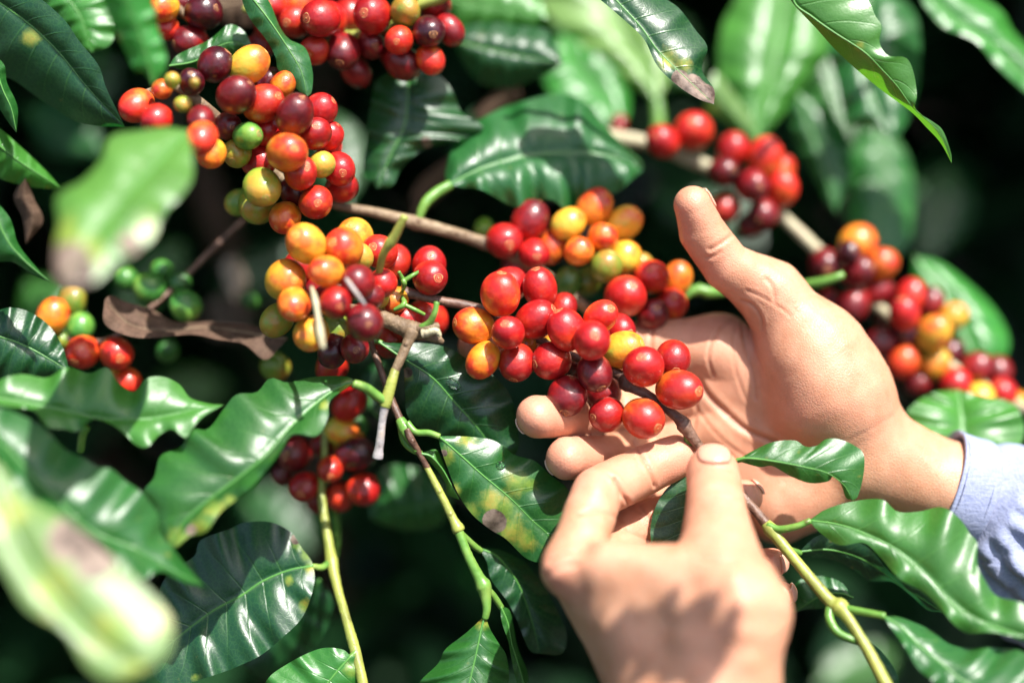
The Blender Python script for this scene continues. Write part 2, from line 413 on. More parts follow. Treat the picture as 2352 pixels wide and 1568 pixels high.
SC_COL = {'R': (0.36, 0.02, 0.01, 1), 'B': (0.52, 0.06, 0.015, 1), 'D': (0.12, 0.01, 0.01, 1), 'P': (0.05, 0.01, 0.01, 1), 'O': (0.6, 0.16, 0.02, 1), 'Y': (0.6, 0.3, 0.03, 1), 'L': (0.3, 0.32, 0.04, 1), 'G': (0.06, 0.16, 0.03, 1)}
def cherries(parent, data, stems, z=0):
    """data: (x, y, r px, code, dz, [scar x, scar y]); overlapping neighbours are pushed apart in depth"""
    n = len(data); A = [list(d) for d in data]
    Z = np.array([z+d[4] for d in A], float)
    for it in range(60):
        for i in range(n):
            for j in range(i+1, n):
                dx = (A[i][0]-A[j][0])/6; dy = (A[i][1]-A[j][1])/6; rs = (A[i][2]+A[j][2])/6*0.97
                d2 = dx*dx+dy*dy
                if d2 >= rs*rs: continue
                need = math.sqrt(rs*rs-d2); dz = Z[i]-Z[j]
                if abs(dz) < need:
                    s = 1 if (dz > 0 or (dz == 0 and i < j)) else -1
                    mv = (need-abs(dz))*0.25
                    Z[i] += s*mv; Z[j] -= s*mv
    SP = np.vstack(stems) if stems else None
    base = top_loc(parent)
    for i, d in enumerate(A):
        x, y, r, code = d[:4]; c = cf(x, y, Z[i]); R = px(r, Z[i])*1.04; cw = wl(c)
        near = None
        if SP is not None:
            q = np.linalg.norm(SP-cw, axis=1); k = int(np.argmin(q)); near = SP[k]; nd = q[k]
        if len(d) > 5:
            sx, sy = (d[5]-x)/r, -(d[6]-y)/r; h = min(0.97, math.hypot(sx, sy)); s0 = h/max(1e-6, math.hypot(sx, sy))
            dirw = RT*sx*s0+UP*sy*s0-FW*math.sqrt(1-h*h)
        else:
            dirw = (cw-near)/max(nd, 1e-6) if near is not None else -FW
            dirw = dirw+rng.normal(0, 0.28, 3); dirw /= np.linalg.norm(dirw)
        k = random.randrange(3)
        if (code, k) not in CH_MESH: CH_MESH[(code, k)] = cherry_mesh(code, k)
        o = bpy.data.objects.new('cherry', CH_MESH[(code, k)]); C.objects.link(o); o.parent = parent
        qt = Vector(dirw).to_track_quat('Z', 'Y'); spin = Matrix.Rotation(random.uniform(0, 6.28), 4, 'Z')
        o.matrix_local = Matrix.Translation(Vector(cw)-base) @ qt.to_matrix().to_4x4() @ spin @ Matrix.Diagonal((R, R, R, 1))
        s = bpy.data.objects.new('scar', SCAR); C.objects.link(s); s.parent = o
        el = (1.07+0.075*k)*0.952; s.location = (0, 0, el+0.002)
        s.color = SC_COL[code]; q_ = random.uniform(0.6, 1.0) if len(d) <= 5 else random.uniform(0.85, 1.05); s.scale = (q_, q_, 1)
        if near is not None and nd < 0.034:
            b0 = cw-dirw*R*0.93; mid_ = (b0+near)/2-dirw*R*0.10
            P = cat_rom(np.array([b0+dirw*R*0.1, mid_, near]), 8)
            V, F = tube_geo(P-cw, np.linspace(0.0009, 0.0013, 8), 7, 0.1)
            st = bpy.data.objects.new('stalk', mesh('stalk', V, F, M_GREEN)); C.objects.link(st); st.parent = o
            Lm = o.matrix_local.copy(); Lm.translation = (0, 0, 0); st.matrix_local = Lm.inverted()
# ---------------- surroundings: soil and the coffee shrubs ----------------
def soil():
    m, n, l, b = newmat('soil'); tc = n.new('ShaderNodeTexCoord'); nz = noise_(n, l, 14, tc.outputs['Object'], 8, 0.7)
    l.new(ramp_(n, l, nz, [(0.3, (0.010, 0.007, 0.004)), (0.7, (0.035, 0.022, 0.014))]), b.inputs['Base Color'])
    b.inputs['Roughness'].default_value = 0.95; l.new(bump_(n, l, nz, 0.02), b.inputs['Normal'])
    k = 60; xs = np.concatenate([-np.geomspace(200, 2.2, 20), np.linspace(-2, 2, 31), np.geomspace(2.2, 200, 20)]); V = []; F = []
    for yy in xs:
        for xx in xs:
            h = 0.03*math.sin(xx*3.1+yy)*math.cos(yy*2.7-xx) + 0.015*math.sin(xx*9+yy*7)
            V.append((xx, yy, h if abs(xx) < 3 and abs(yy) < 3 else h*0.3))
    q = len(xs)
    for i in range(q-1):
        for j in range(q-1): F.append((i*q+j, i*q+j+1, (i+1)*q+j+1, (i+1)*q+j))
    o = ob('ground', mesh('ground', V, F, m)); o['kind'] = 'structure'
soil()

def leaf_cloud(pts, size, name, parent, color, facing=None):
    """many leaf blades joined: each a curved, pointed blade of its own"""
    nu, prof = 6, np.array([0.05, 0.62, 1.0, 0.92, 0.55, 0.03])
    N = len(pts); V = np.zeros((N, nu, 3, 3)); t = np.linspace(0, 1, nu)
    ax = rng.normal(0, 1, (N, 3)); ax[:, 2] = ax[:, 2]*0.35-0.45; ax /= np.linalg.norm(ax, axis=1)[:, None]
    up = np.tile([0, 0, 1.0], (N, 1))+rng.normal(0, 0.45, (N, 3))
    sd_ = np.cross(ax, up); sd_ /= np.linalg.norm(sd_, axis=1)[:, None]; nn = np.cross(sd_, ax)
    ln = size*rng.uniform(0.7, 1.25, N); wd = ln*rng.uniform(0.19, 0.25, N); cv = rng.uniform(0.05, 0.35, N)
    wav = rng.uniform(0, 6.28, N)
    for i in range(nu):
        c = pts+ax*(ln*t[i])[:, None]-nn*(cv*ln*t[i]**2)[:, None]
        V[:, i, 1] = c-nn*(wd*0.10)[:, None]
        for s, k in ((-1, 0), (1, 2)):
            V[:, i, k] = c+sd_*(s*wd*prof[i])[:, None]+nn*(wd*0.16*np.sin(wav+i*2.3*s))[:, None]
    b = np.arange(N)[:, None, None, None]*nu*3
    ii = np.arange(nu-1)[None, :, None]; kk = np.arange(2)[None, None, :]
    q = np.stack([ii*3+kk, ii*3+kk+1, (ii+1)*3+kk+1, (ii+1)*3+kk], -1)+b
    me = fastmesh(name, V.reshape(-1, 3), q.reshape(-1, 4), M_LEAF)
    uvl = me.uv_layers.new(name='leafmap'); uv = np.zeros((N, nu, 3, 2)); uv[..., 0] = t[None, :, None]; uv[..., 1] = np.array([0, 0.5, 1])[None, None]
    li = np.zeros(len(me.loops), np.int32); me.loops.foreach_get('vertex_index', li)
    uvl.data.foreach_set('uv', uv.reshape(-1, 2)[li].astype(np.float32).ravel())
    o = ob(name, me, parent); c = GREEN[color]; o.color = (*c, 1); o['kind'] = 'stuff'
    return o
def limbs(parent, n, x0, x1, y0, y1, top):
    for i in range(n):
        x = random.uniform(x0, x1); y = random.uniform(y0, y1); P = [np.array([x, y, -0.02])]
        for k in range(5): P.append(P[-1]+np.array([random.uniform(-.1, .1), random.uniform(-.08, .08), top/5]))
        Q = cat_rom(np.array(P), 24); V, F = tube_geo(Q-np.array(top_loc(parent)), np.linspace(0.016, 0.006, 24), 8, 0.15)
        o = ob('trunk', mesh('trunk', V, F, M_BARKD), parent); o.location = (0, 0, 0)
# the shrub behind; unseen crown and side foliage are added to shade it
sh = thing('coffee_shrub', 'dense dark coffee shrub filling the shade behind the picked branches', 'shrub', (0.0, 1.15, 0))
limbs(sh, 5, -0.6, 0.7, 1.0, 1.5, 1.8)
def cloud_pts(n, x, y, d):
    return w(np.stack([rng.uniform(*x, n), rng.uniform(*y, n), rng.uniform(*d, n)], 1))
pts = np.vstack([cloud_pts(6500, (-1.1, 1.1), (-0.75, 0.62), (0.95, 1.75)), cloud_pts(3000, (-0.95, 0.95), (0.31, 0.64), (0.47, 1.5)),
                 cloud_pts(500, (-0.95, -0.42), (-0.5, 0.5), (0.62, 1.0)), cloud_pts(500, (0.48, 0.95), (-0.5, 0.4), (0.70, 1.0))])
cp = pts-CAM; keep = ~(((cp@RT) > 0.0) & ((cp@RT) < 0.46) & ((cp@UP) > 0.28) & ((cp@FW) < 0.66)); pts = pts[keep]   # gap cut in the added crown so sun reaches the upper right leaves
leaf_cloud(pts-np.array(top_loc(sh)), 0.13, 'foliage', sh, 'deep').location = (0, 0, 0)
# large blurred leaves of the shrub that show dimly between the branches
for i, (x, y, dx, dy, hw, zz) in enumerate([(60, 250, 190, 110, 60, 170), (250, 330, 120, 170, 60, 190), (740, 250, 60, 230, 70, 150), (520, 880, -210, 60, 60, 190), 
        (560, 1130, 150, 140, 60, 190), (1500, 440, 190, 90, 60, 210), (2180, 380, -60, 230, 80, 260), (2060, 1500, -190, 80, 60, 150), (1260, 40, 190, 110, 70, 170), (1180, 240, -150, 160, 60, 110), (1450, 20, 150, 190, 90, 150), (1900, 60, 60, 260, 90, 180), (420, 560, -160, 160, 60, 230),
        (700, 600, -190, 60, 60, 220), (230, 100, -60, 190, 70, 200), (60, 640, 120, 150, 60, 200), (2230, 1150, 120, 150, 80, 150)]):
    zz += 170 if y > 800 else 40
    nx, ny = -dy/math.hypot(dx, dy)*hw, dx/math.hypot(dx, dy)*hw
    lf = lambda t, s_: (x+dx*t+nx*s_+random.uniform(-6, 6), y+dy*t+ny*s_+random.uniform(-6, 6))
    leaf(sh, [(x, y), (x+dx*.35, y+dy*.35+8), (x+dx*.7, y+dy*.7+8), (x+dx, y+dy)], [lf(.15, .7), lf(.4, 1), lf(.7, .8), lf(.9, .3)], [lf(.15, -.7), lf(.4, -1), lf(.7, -.8), lf(.9, -.3)],
         z=(zz, zz-25), col=('mid', 'dark', 'mid', 'lite')[i % 4], cmul=(0.8, 0.8, 0.6, 0.6)[i % 4], bulge=4, nu=30, nv=8)
# unseen shrub added behind the camera to hold back low sky light
s2 = thing('coffee_shrub', 'unseen low coffee shrub added behind the viewer to block sky light', 'shrub', (0.0, -1.25, 0))
limbs(s2, 4, -1.0, 1.0, -1.5, -1.1, 1.2)
p2 = np.stack([rng.uniform(-1.9, 1.9, 2600), rng.uniform(-1.9, -1.05, 2600), rng.uniform(0.15, 1.25, 2600)], 1)
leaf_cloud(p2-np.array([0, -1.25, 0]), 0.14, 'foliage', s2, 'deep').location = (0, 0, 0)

# ---------------- the branches ----------------
NS = lambda name, label, x, y, z, group=None: thing(name, label, 'branch', wl(cf(x, y, z)), 'coffee branches of the shrub')

# 1: the branch lying across the open palm
b1 = NS('coffee_branch', 'sharp coffee branch of bright red cherries lying over the open palm', 1430, 860, 4)
_, s1 = stem(b1, [(760, 655, 14, 8), (850, 668, 10, 9), (930, 672, 8, 12), (1010, 690, 8, 11), (1110, 712, 10, 11), (1210, 765, 12, 10), (1310, 815, 10, 10), (1425, 862, 4, 13), (1440, 880, 3, 15), (1500, 915, 2, 11), (1560, 962, 1, 12), (1575, 982, 1, 15), (1612, 1032, 2, 11), (1680, 1110, 4, 11), (1735, 1172, 0, 11), (1762, 1205, -2, 13)],
             M_BARKD, nodes=[(1438, 880, 3, 0.35), (1568, 972, 1, 0.3), (930, 672, 8, 0.2)], n=150)
_, s1b = stem(b1, [(1758, 1200, -2, 12), (1775, 1222, -3, 14), (1830, 1290, -8, 13), (1905, 1378, -14, 15), (1930, 1395, -16, 18), (1955, 1430, -20, 13), (1995, 1495, -26, 13), (2040, 1580, -34, 14), (2090, 1680, -44, 14)], M_YELL, nodes=[(1925, 1392, -16, 0.3), (1770, 1215, -2, 0.3)], n=90)
cherries(b1, [
 (1150, 675, 46, 'B', -4, 1152, 632), (1166, 655, 42, 'R', 14), (1240, 661, 40, 'R', 6, 1232, 625), (1088, 748, 43, 'O', 2, 1050, 742),
 (1167, 764, 37, 'R', -10, 1161, 746), (1232, 733, 45, 'R', -3, 1268, 712), (1301, 757, 44, 'R', -4, 1282, 716), (1359, 782, 44, 'R', -12, 1363, 772),
 (1380, 726, 37, 'B', -4, 1398, 712), (1293, 708, 33, 'R', 12), (1419, 758, 38, 'R', 10, 1440, 765), (1109, 827, 38, 'O', -1, 1088, 860),
 (1187, 832, 40, 'R', -1, 1180, 868), (1267, 829, 43, 'R', -2, 1229, 836), (1366, 855, 39, 'D', -8, 1378, 886), (1303, 909, 45, 'D', -4, 1296, 945),
 (1431, 803, 42, 'Y', 4, 1467, 792), (1386, 905, 42, 'D', 12), (1394, 951, 40, 'R', -4, 1362, 957), (1478, 842, 46, 'R', -10, 1470, 822),
 (1545, 824, 42, 'R', 2, 1548, 850), (1560, 895, 47, 'B', -8, 1594, 897), (1478, 960, 47, 'B', -8, 1506, 981), (1207, 790, 26, 'O', 10), (1262, 795, 25, 'O', 14), (1330, 850, 30, 'P', 16),
 (1068, 790, 0.1, 'O', 30)][:-1], [s1], 2)
# cluster round the left end
cherries(b1, [
 (704, 560, 46, 'Y', -22, 690, 545), (790, 568, 45, 'O', -18, 770, 560), (815, 545, 43, 'Y', 2, 809, 522), (872, 578, 40, 'B', 2, 862, 570), (655, 643, 47, 'Y', -16), (750, 624, 38, 'O', -28),
 (822, 647, 40, 'D', -24), (905, 602, 40, 'R', 8), (985, 608, 40, 'R', 10, 992, 592), (988, 637, 40, 'R', 2, 1008, 640), (676, 698, 38, 'O', -26, 673, 718), (770, 695, 37, 'R', -28, 785, 705),
 (838, 741, 44, 'D', -30), (715, 765, 40, 'Y', -20), (636, 735, 38, 'L', -4), (880, 650, 33, 'R', -6), (852, 680, 30, 'D', -14), (868, 684, 27, 'L', -5), (906, 690, 30, 'O', 4), (930, 738, 38, 'R', 8), (978, 735, 50, 'R', 12),
 (895, 782, 36, 'R', 12), (815, 800, 34, 'D', -8, 822, 803), (765, 806, 36, 'P', -2), (690, 612, 34, 'R', 4), (826, 590, 32, 'L', 0), (770, 755, 38, 'L', 0), (762, 845, 36, 'R', 24), (735, 660, 34, 'R', 6)], [s1], 4)
stem(b1, [(868, 640, -8, 8), (880, 585, -16, 9), (905, 545, -20, 11), (930, 497, -24, 9)], M_YELL, nodes=[(898, 557, -18, 0.25)])
stem(b1, [(716, 660, -30, 4), (724, 690, -36, 7), (730, 725, -38, 6), (736, 765, -42, 9), (742, 800, -43, 6)], M_PALE, jit=0.22)
stem(b1, [(795, 640, -36, 4), (815, 668, -38, 5), (838, 700, -36, 4)], M_GREY)
stem(b1, [(925, 668, 4, 4), (928, 650, -2, 7), (924, 640, -2, 6), (916, 624, -4, 4)], M_GREEN, name='stalk'); stem(b1, [(928, 645, -2, 6), (948, 632, -2, 5), (962, 624, 0, 4)], M_GREEN, name='stalk')
stem(b1, [(922, 680, 4, 4), (928, 698, 0, 7), (905, 712, 0, 4)], M_GREEN, name='stalk'); stem(b1, [(930, 700, 0, 5), (955, 712, 0, 5), (975, 722, 2, 4)], M_GREEN, name='stalk')
# its leaves
petiole(b1, [(1650, 1062, 2), (1688, 1058, -4), (1712, 1053, -6)], r=6)
leaf(b1, [(1690, 1057), (1717, 1052), (1779, 1059), (1856, 1074), (1902, 1087), (1938, 1113), (1958, 1148)],
     [(1727, 1036), (1774, 1015), (1825, 1011), (1850, 1025), (1876, 1023), (1897, 1008), (1927, 1008), (1963, 1023), (1984, 1044), (1983, 1092), (1970, 1140)],
     [(1743, 1072), (1774, 1070), (1820, 1095), (1861, 1109), (1902, 1105), (1915, 1092), (1932, 1113), (1943, 1142)], z=(-6, -12, -8), ze=(5, 3), col='mid', bulge=1.5)
petiole(b1, [(1576, 985, 2, 9), (1582, 1020, 4, 9), (1588, 1060, 8, 7)])
leaf(b1, [(1586, 1050), (1584, 1120), (1578, 1190), (1562, 1262), (1545, 1330)],
     [(1572, 1090), (1532, 1120), (1505, 1165), (1494, 1215), (1500, 1270), (1525, 1310)], [(1625, 1100), (1655, 1150), (1662, 1210), (1640, 1280), (1580, 1320)], z=(4, 2, -1), ze=(1, 1), col='dark', bulge=0.8, wave=0.5)
petiole(b1, [(1762, 1205, -3, 9), (1790, 1215, -5, 9), (1830, 1208, -8, 8), (1862, 1195, -9, 7)])
leaf(b1, [(1858, 1195), (1920, 1203), (1984, 1224), (2061, 1263), (2127, 1318), (2179, 1374), (2240, 1418), (2340, 1455), (2470, 1490)],
     [(1897, 1169), (1958, 1151), (2025, 1146), (2061, 1174), (2112, 1174), (2163, 1164), (2204, 1190), (2232, 1231), (2245, 1244), (2245, 1297), (2266, 1338), (2291, 1369), (2352, 1385), (2420, 1430)],
     [(1881, 1220), (1927, 1251), (1984, 1246), (2020, 1277), (2066, 1328), (2122, 1359), (2163, 1400), (2194, 1436), (2225, 1454), (2266, 1451), (2317, 1458), (2380, 1480)], z=(-9, -22, -34, -45), ze=(6, -1), col='lite', cmul=0.72, bulge=3.5, wave=3, quilt=0.9)
petiole(b1, [(1765, 1208, 0, 8), (1790, 1250, 4, 8), (1838, 1270, 10, 7)])
leaf(b1, [(1835, 1266), (1907, 1262), (1984, 1285), (2061, 1338), (2110, 1370), (2165, 1405)],
     [(1881, 1229), (1938, 1239), (1994, 1256), (2050, 1318), (2102, 1344), (2150, 1388)], [(1856, 1278), (1907, 1284), (1963, 1308), (1999, 1333), (2050, 1336), (2091, 1365), (2130, 1400)], z=(10, 16, 10), ze=(-3, 5), col='deep')
petiole(b1, [(1928, 1393, -16, 9), (1970, 1402, -20, 9), (2032, 1414, -26, 8)])
leaf(b1, [(2030, 1415), (2070, 1440), (2112, 1482), (2163, 1523), (2225, 1572), (2300, 1620), (2420, 1680)],
     [(2060, 1415), (2091, 1425), (2138, 1446), (2179, 1477), (2225, 1487), (2291, 1487), (2352, 1497), (2430, 1560)],
     [(2045, 1440), (2076, 1482), (2107, 1533), (2135, 1556), (2170, 1590), (2240, 1640), (2330, 1680)], z=(-26, -42, -60), ze=(9, -5), col='mid', bulge=3, wave=3)
petiole(b1, [(1908, 1385, -14, 11), (1905, 1420, -17, 11), (1925, 1452, -20, 10), (1960, 1468, -22, 8), (1990, 1478, -20, 6)])
leaf(b1, [(1975, 1468), (2005, 1500), (2035, 1540), (2062, 1600)], [(1995, 1470), (2030, 1500), (2062, 1550)], [(1980, 1495), (2000, 1535), (2030, 1590)], z=(-20, -16), col='mid')
leaf(b1, [(1960, 1372), (1930, 1362), (1885, 1368), (1820, 1408)], [(1930, 1335), (1880, 1322), (1832, 1335), (1824, 1375)], [(1925, 1385), (1890, 1396), (1850, 1398)], z=(10, 18), col='mid')

# 2: the broken old twig in front of the red cluster
b2 = NS('coffee_branch', 'broken brown twig with torn pale end, a wavy green leaf on its fork', 945, 760, -4)
_, s2_ = stem(b2, [(790, 705, 0, 10), (860, 722, -3, 16), (905, 742, -5, 19), (945, 758, -6, 20), (975, 762, -6, 17), (1000, 775, -6, 13), (1018, 786, -6, 5)], M_BARK, n=80, jit=0.16, nodes=[(945, 758, -6, 0.2)])
stem(b2, [(960, 755, -8, 11), (985, 752, -9, 12), (1008, 748, -9, 8)], M_BARK, jit=0.2); stem(b2, [(970, 765, -9, 12), (1000, 760, -10, 9), (1012, 772, -10, 4)], M_PALE, jit=0.25)
stem(b2, [(965, 752, -9, 7), (985, 742, -10, 8), (998, 720, -12, 7), (1003, 694, -12, 7)], M_GREEN)
_, s2b = stem(b2, [(947, 758, -8, 13), (935, 790, -9, 12), (918, 828, -10, 11), (908, 850, -10, 10)], M_BARK, nodes=[(945, 765, -8, 0.35)])
stem(b2, [(908, 848, -10, 10), (900, 875, -11, 12), (889, 915, -11, 14), (884, 935, -11, 12)], M_YELL)
stem(b2, [(885, 930, -11, 11), (878, 965, -10, 9), (873, 1010, -9, 10), (867, 1052, -8, 10)], M_GREY, nodes=[(867, 1048, -8, 0.3)])
petiole(b2, [(886, 922, -11, 11), (865, 908, -13, 11), (840, 890, -16, 11), (812, 880, -18, 10)])
leaf(b2, [(815, 880), (790, 884), (738, 916), (672, 975), (615, 1041), (554, 1092), (477, 1149), (420, 1200), (392, 1258)],
     [(804, 866), (760, 863), (708, 867), (660, 878), (620, 868), (590, 900), (543, 906), (513, 940), (477, 985), (440, 985), (415, 1026), (369, 1046), (354, 1097), (328, 1133), (355, 1190), (375, 1240)],
     [(800, 888), (758, 920), (753, 959), (728, 1000), (672, 997), (641, 1041), (579, 1118), (533, 1154), (502, 1180), (472, 1221), (436, 1231), (405, 1257)],
     z=(-8, -32, -38), ze=(9, -8), col='mid', spots=[(500, 1170, 30, 'y'), (470, 1215, 35, 'y'), (410, 1240, 30, 'y'), (440, 1215, 12, 'b'), (800, 885, 25, 'y'), (745, 930, 14, 'y'), (530, 1150, 18, 'y')], bulge=3.0, wave=2.5, quilt=1.1)

# 3: the thin twig hanging down in the middle
b3 = NS('coffee_branch', 'thin drooping twig with a yellow-blotched leaf left of the lower hand', 960, 1040, 2)
stem(b3, [(845, 770, 14, 7), (862, 815, 12, 8), (880, 865, 10, 8), (902, 925, 6, 9), (920, 965, 3, 9)], M_BARKD)
_, s3 = stem(b3, [(918, 962, 3, 11), (930, 985, 2, 15), (945, 1015, 2, 10), (958, 1035, 2, 8)], M_GREEN)
stem(b3, [(935, 985, 0, 8), (945, 1010, 0, 9), (960, 1035, 2, 7), (985, 1080, 4, 7)], M_BARKD)
stem(b3, [(975, 1062, 4, 7), (1005, 1120, 3, 9), (1035, 1180, 2, 10), (1055, 1220, 1, 12)], M_YELL, nodes=[(1050, 1213, 1, 0.3)])
stem(b3, [(1052, 1216, 1, 11), (1075, 1275, 0, 11), (1100, 1325, 0, 13), (1112, 1350, 0, 15), (1118, 1395, -1, 10), (1114, 1420, -1, 8)], M_GREEN, nodes=[(1108, 1345, 0, 0.25)])
petiole(b3, [(935, 970, 1, 8), (955, 992, 0, 8), (985, 994, -1, 8), (1010, 1002, -2, 7)])
leaf(b3, [(1006, 1001), (1020, 1012), (1064, 1051), (1110, 1092), (1172, 1144), (1223, 1195), (1258, 1226), (1300, 1280)],
     [(1034, 1001), (1085, 1003), (1136, 1012), (1182, 1044), (1228, 1058), (1264, 1091), (1303, 1122), (1325, 1170), (1325, 1230)],
     [(1012, 1028), (1027, 1072), (1052, 1133), (1085, 1181), (1126, 1215), (1162, 1237), (1208, 1281), (1249, 1293), (1275, 1292)], z=(-1, 2, 5, 8), ze=(5, 1), col='mid',
     spots=[(1022, 1050, 26, 'y'), (1070, 1005, 26, 'y'), (1045, 1125, 18, 'y'), (1190, 1105, 34, 'y'), (1215, 1110, 22, 'y'), (1130, 1150, 32, 'y'), (1160, 1170, 34, 'y'), (1170, 1215, 34, 'y'), (1205, 1240, 28, 'y'), (1080, 1175, 24, 'y'), (1136, 1196, 27, 'b'), (1020, 1040, 8, 'b')], bulge=2.2, quilt=0.8, label='green leaf blotched yellow with a dry brown spot on its edge')
petiole(b3, [(862, 782, 10, 7), (868, 784, 10, 6), (880, 788, 10, 6)])
L8 = leaf(b3, [(868, 784), (926, 823), (993, 867), (1044, 923), (1085, 968), (1116, 1008), (1160, 1070)],
     [(900, 787), (977, 788), (1034, 800), (1075, 826), (1136, 865), (1172, 908), (1187, 969), (1190, 1030)],
     [(890, 802), (924, 836), (930, 898), (936, 954), (975, 990), (1034, 1005), (1090, 1040)], z=(8, 6, 12, 18), ze=(4, 4), col='dark', bulge=3.0, quilt=0.7, spots=[(937, 855, 12, 'b'), (940, 862, 14, 'y')])
leaf(b3, [(967, 1041), (990, 1048), (1015, 1075), (1035, 1110), (1056, 1148)], [(985, 1034), (1003, 1033), (1017, 1060), (1030, 1095), (1045, 1130)], [(985, 1058), (1008, 1085), (1024, 1112), (1028, 1135)], z=(2, 4), col='lite', cmul=0.8)
petiole(b3, [(920, 975, 4, 8), (928, 1010, 4, 9), (945, 1030, 4, 8), (968, 1042, 3, 7)])
leaf(b3, [(1114, 1412), (1105, 1446), (1092, 1508), (1078, 1568), (1062, 1640)], [(1104, 1422), (1066, 1456), (1023, 1490), (1006, 1523), (962, 1568), (950, 1620), (1000, 1650)], [(1127, 1446), (1146, 1477), (1164, 1508), (1168, 1568), (1150, 1620), (1100, 1660)],
     z=(-1, -4, -8), ze=(6, 4), col='mid', spots=[(1112, 1428, 22, 'y')], bulge=2.5)
petiole(b3, [(1060, 1225, 2, 7), (1085, 1250, 6, 8), (1105, 1265, 9, 7)])
leaf(b3, [(1100, 1258), (1145, 1280), (1190, 1340), (1220, 1420), (1240, 1500)], [(1150, 1262), (1215, 1300), (1270, 1380), (1300, 1450), (1290, 1500)], [(1118, 1290), (1128, 1330), (1165, 1380), (1190, 1430), (1215, 1490)], z=(12, 20), ze=(8, -3), col='dark')
petiole(b3, [(1112, 1345, 0, 9), (1135, 1370, 3, 8), (1152, 1395, 5, 7)])
leaf(b3, [(1150, 1392), (1166, 1430), (1176, 1480), (1192, 1530), (1212, 1600)], [(1170, 1400), (1180, 1440), (1190, 1490), (1212, 1545)], [(1152, 1425), (1168, 1475), (1176, 1520), (1190, 1575)], z=(4, 8), ze=(10, -2), col='mid')

# 4: bottom left twig with the dark cluster
b4 = NS('coffee_branch', 'shaded yellow-green twig at lower left with dark red cherries above a glossy dark leaf', 760, 1290, 14)
_, s4 = stem(b4, [(745, 985, 42, 8), (745, 1060, 40, 8), (738, 1120, 38, 9), (742, 1170, 34, 10), (752, 1230, 28, 11), (762, 1290, 22, 13), (775, 1350, 16, 11), (795, 1420, 8, 11), (812, 1480, 2, 13), (825, 1530, -2, 12), (840, 1600, -6, 12)], M_YELL, nodes=[(760, 1288, 22, 0.2)], n=80)
stem(b4, [(768, 1160, 60, 8), (775, 1230, 50, 8), (768, 1290, 30, 8)], M_GREEN)
cherries(b4, [(803, 928, 37, 'R', 0), (785, 989, 34, 'Y', 2), (803, 1018, 36, 'O', 6), (817, 1043, 40, 'P', -6), (677, 1042, 39, 'D', -2, 662, 1043), (700, 1118, 36, 'R', -4, 695, 1130), (759, 1076, 30, 'B', -8, 762, 1088), (834, 1124, 38, 'R', -4),
 (780, 1140, 34, 'R', 6), (822, 975, 26, 'G', 10), (745, 1025, 30, 'D', 14), (730, 1150, 30, 'D', 12), (650, 1090, 28, 'P', 16)], [s4], 44)
petiole(b4, [(760, 1288, 22, 8), (740, 1302, 18, 8), (718, 1300, 15, 7)])
leaf(b4, [(719, 1299), (667, 1308), (605, 1333), (554, 1367), (492, 1400), (436, 1441), (385, 1482), (345, 1520)],
     [(714, 1285), (692, 1256), (667, 1220), (620, 1198), (564, 1199), (528, 1214), (461, 1240), (446, 1277), (392, 1311), (364, 1364), (360, 1440), (345, 1490)],
     [(723, 1328), (713, 1374), (692, 1420), (651, 1461), (600, 1503), (549, 1528), (487, 1551), (410, 1572), (360, 1560)], z=(14, 10, 6), ze=(4, -8), col='dark',
     spots=[(690, 1250, 22, 'y'), (705, 1275, 22, 'y'), (680, 1238, 12, 'b'), (716, 1300, 20, 'y'), (665, 1330, 14, 'y'), (700, 1390, 18, 'y'), (450, 1555, 12, 'y')], bulge=2.0, quilt=1.3, wave=2.2)
petiole(b4, [(818, 1495, 0, 9), (812, 1503, -1, 8), (800, 1512, -2, 7)])
leaf(b4, [(806, 1506), (775, 1540), (735, 1590), (690, 1650), (640, 1720)], [(785, 1490), (733, 1489), (661, 1523), (612, 1562), (600, 1620), (610, 1690)], [(825, 1510), (838, 1545), (830, 1600), (780, 1680), (700, 1720)], z=(-3, -8), ze=(4, 4), col='lite', cmul=0.8, spots=[(810, 1540, 20, 'y')])
leaf(b4, [(735, 1330), (650, 1440), (560, 1530)], [(700, 1330), (600, 1420), (545, 1500)], [(765, 1390), (725, 1480), (620, 1560)], z=(45, 55), col='dark')
leaf(b4, [(1040, 1150), (950, 1165), (850, 1188)], [(1010, 1095), (930, 1068), (880, 1075), (850, 1130)], [(1010, 1205), (940, 1218), (880, 1205)], z=(70, 80), ze=(5, 5), col='mid')

# 5: the long branch behind, from the upper left cluster to the middle
b5 = NS('coffee_branch', 'long coffee branch with mixed cluster upper left and orange cluster behind the raised thumb', 960, 520, 30)
_, s5 = stem(b5, [(330, 215, 0, 8), (400, 200, -6, 10), (470, 245, -4, 13), (560, 330, 6, 12), (660, 420, 18, 11), (770, 470, 26, 11), (860, 488, 30, 12), (955, 512, 32, 15), (1040, 535, 34, 14), (1120, 562, 36, 14), (1200, 600, 40, 13), (1280, 650, 42, 13), (1350, 708, 44, 13), (1440, 770, 52, 12), (1500, 720, 56, 9)], M_BARK, nodes=[(955, 512, 32, 0.2), (1110, 560, 36, 0.2)], n=150)
petiole(b5, [(1500, 740, 50, 6), (1590, 668, 52, 13), (1630, 672, 52, 14), (1700, 665, 60, 12), (1790, 660, 66, 10), (1880, 650, 56, 12), (1938, 630, 52, 8)])
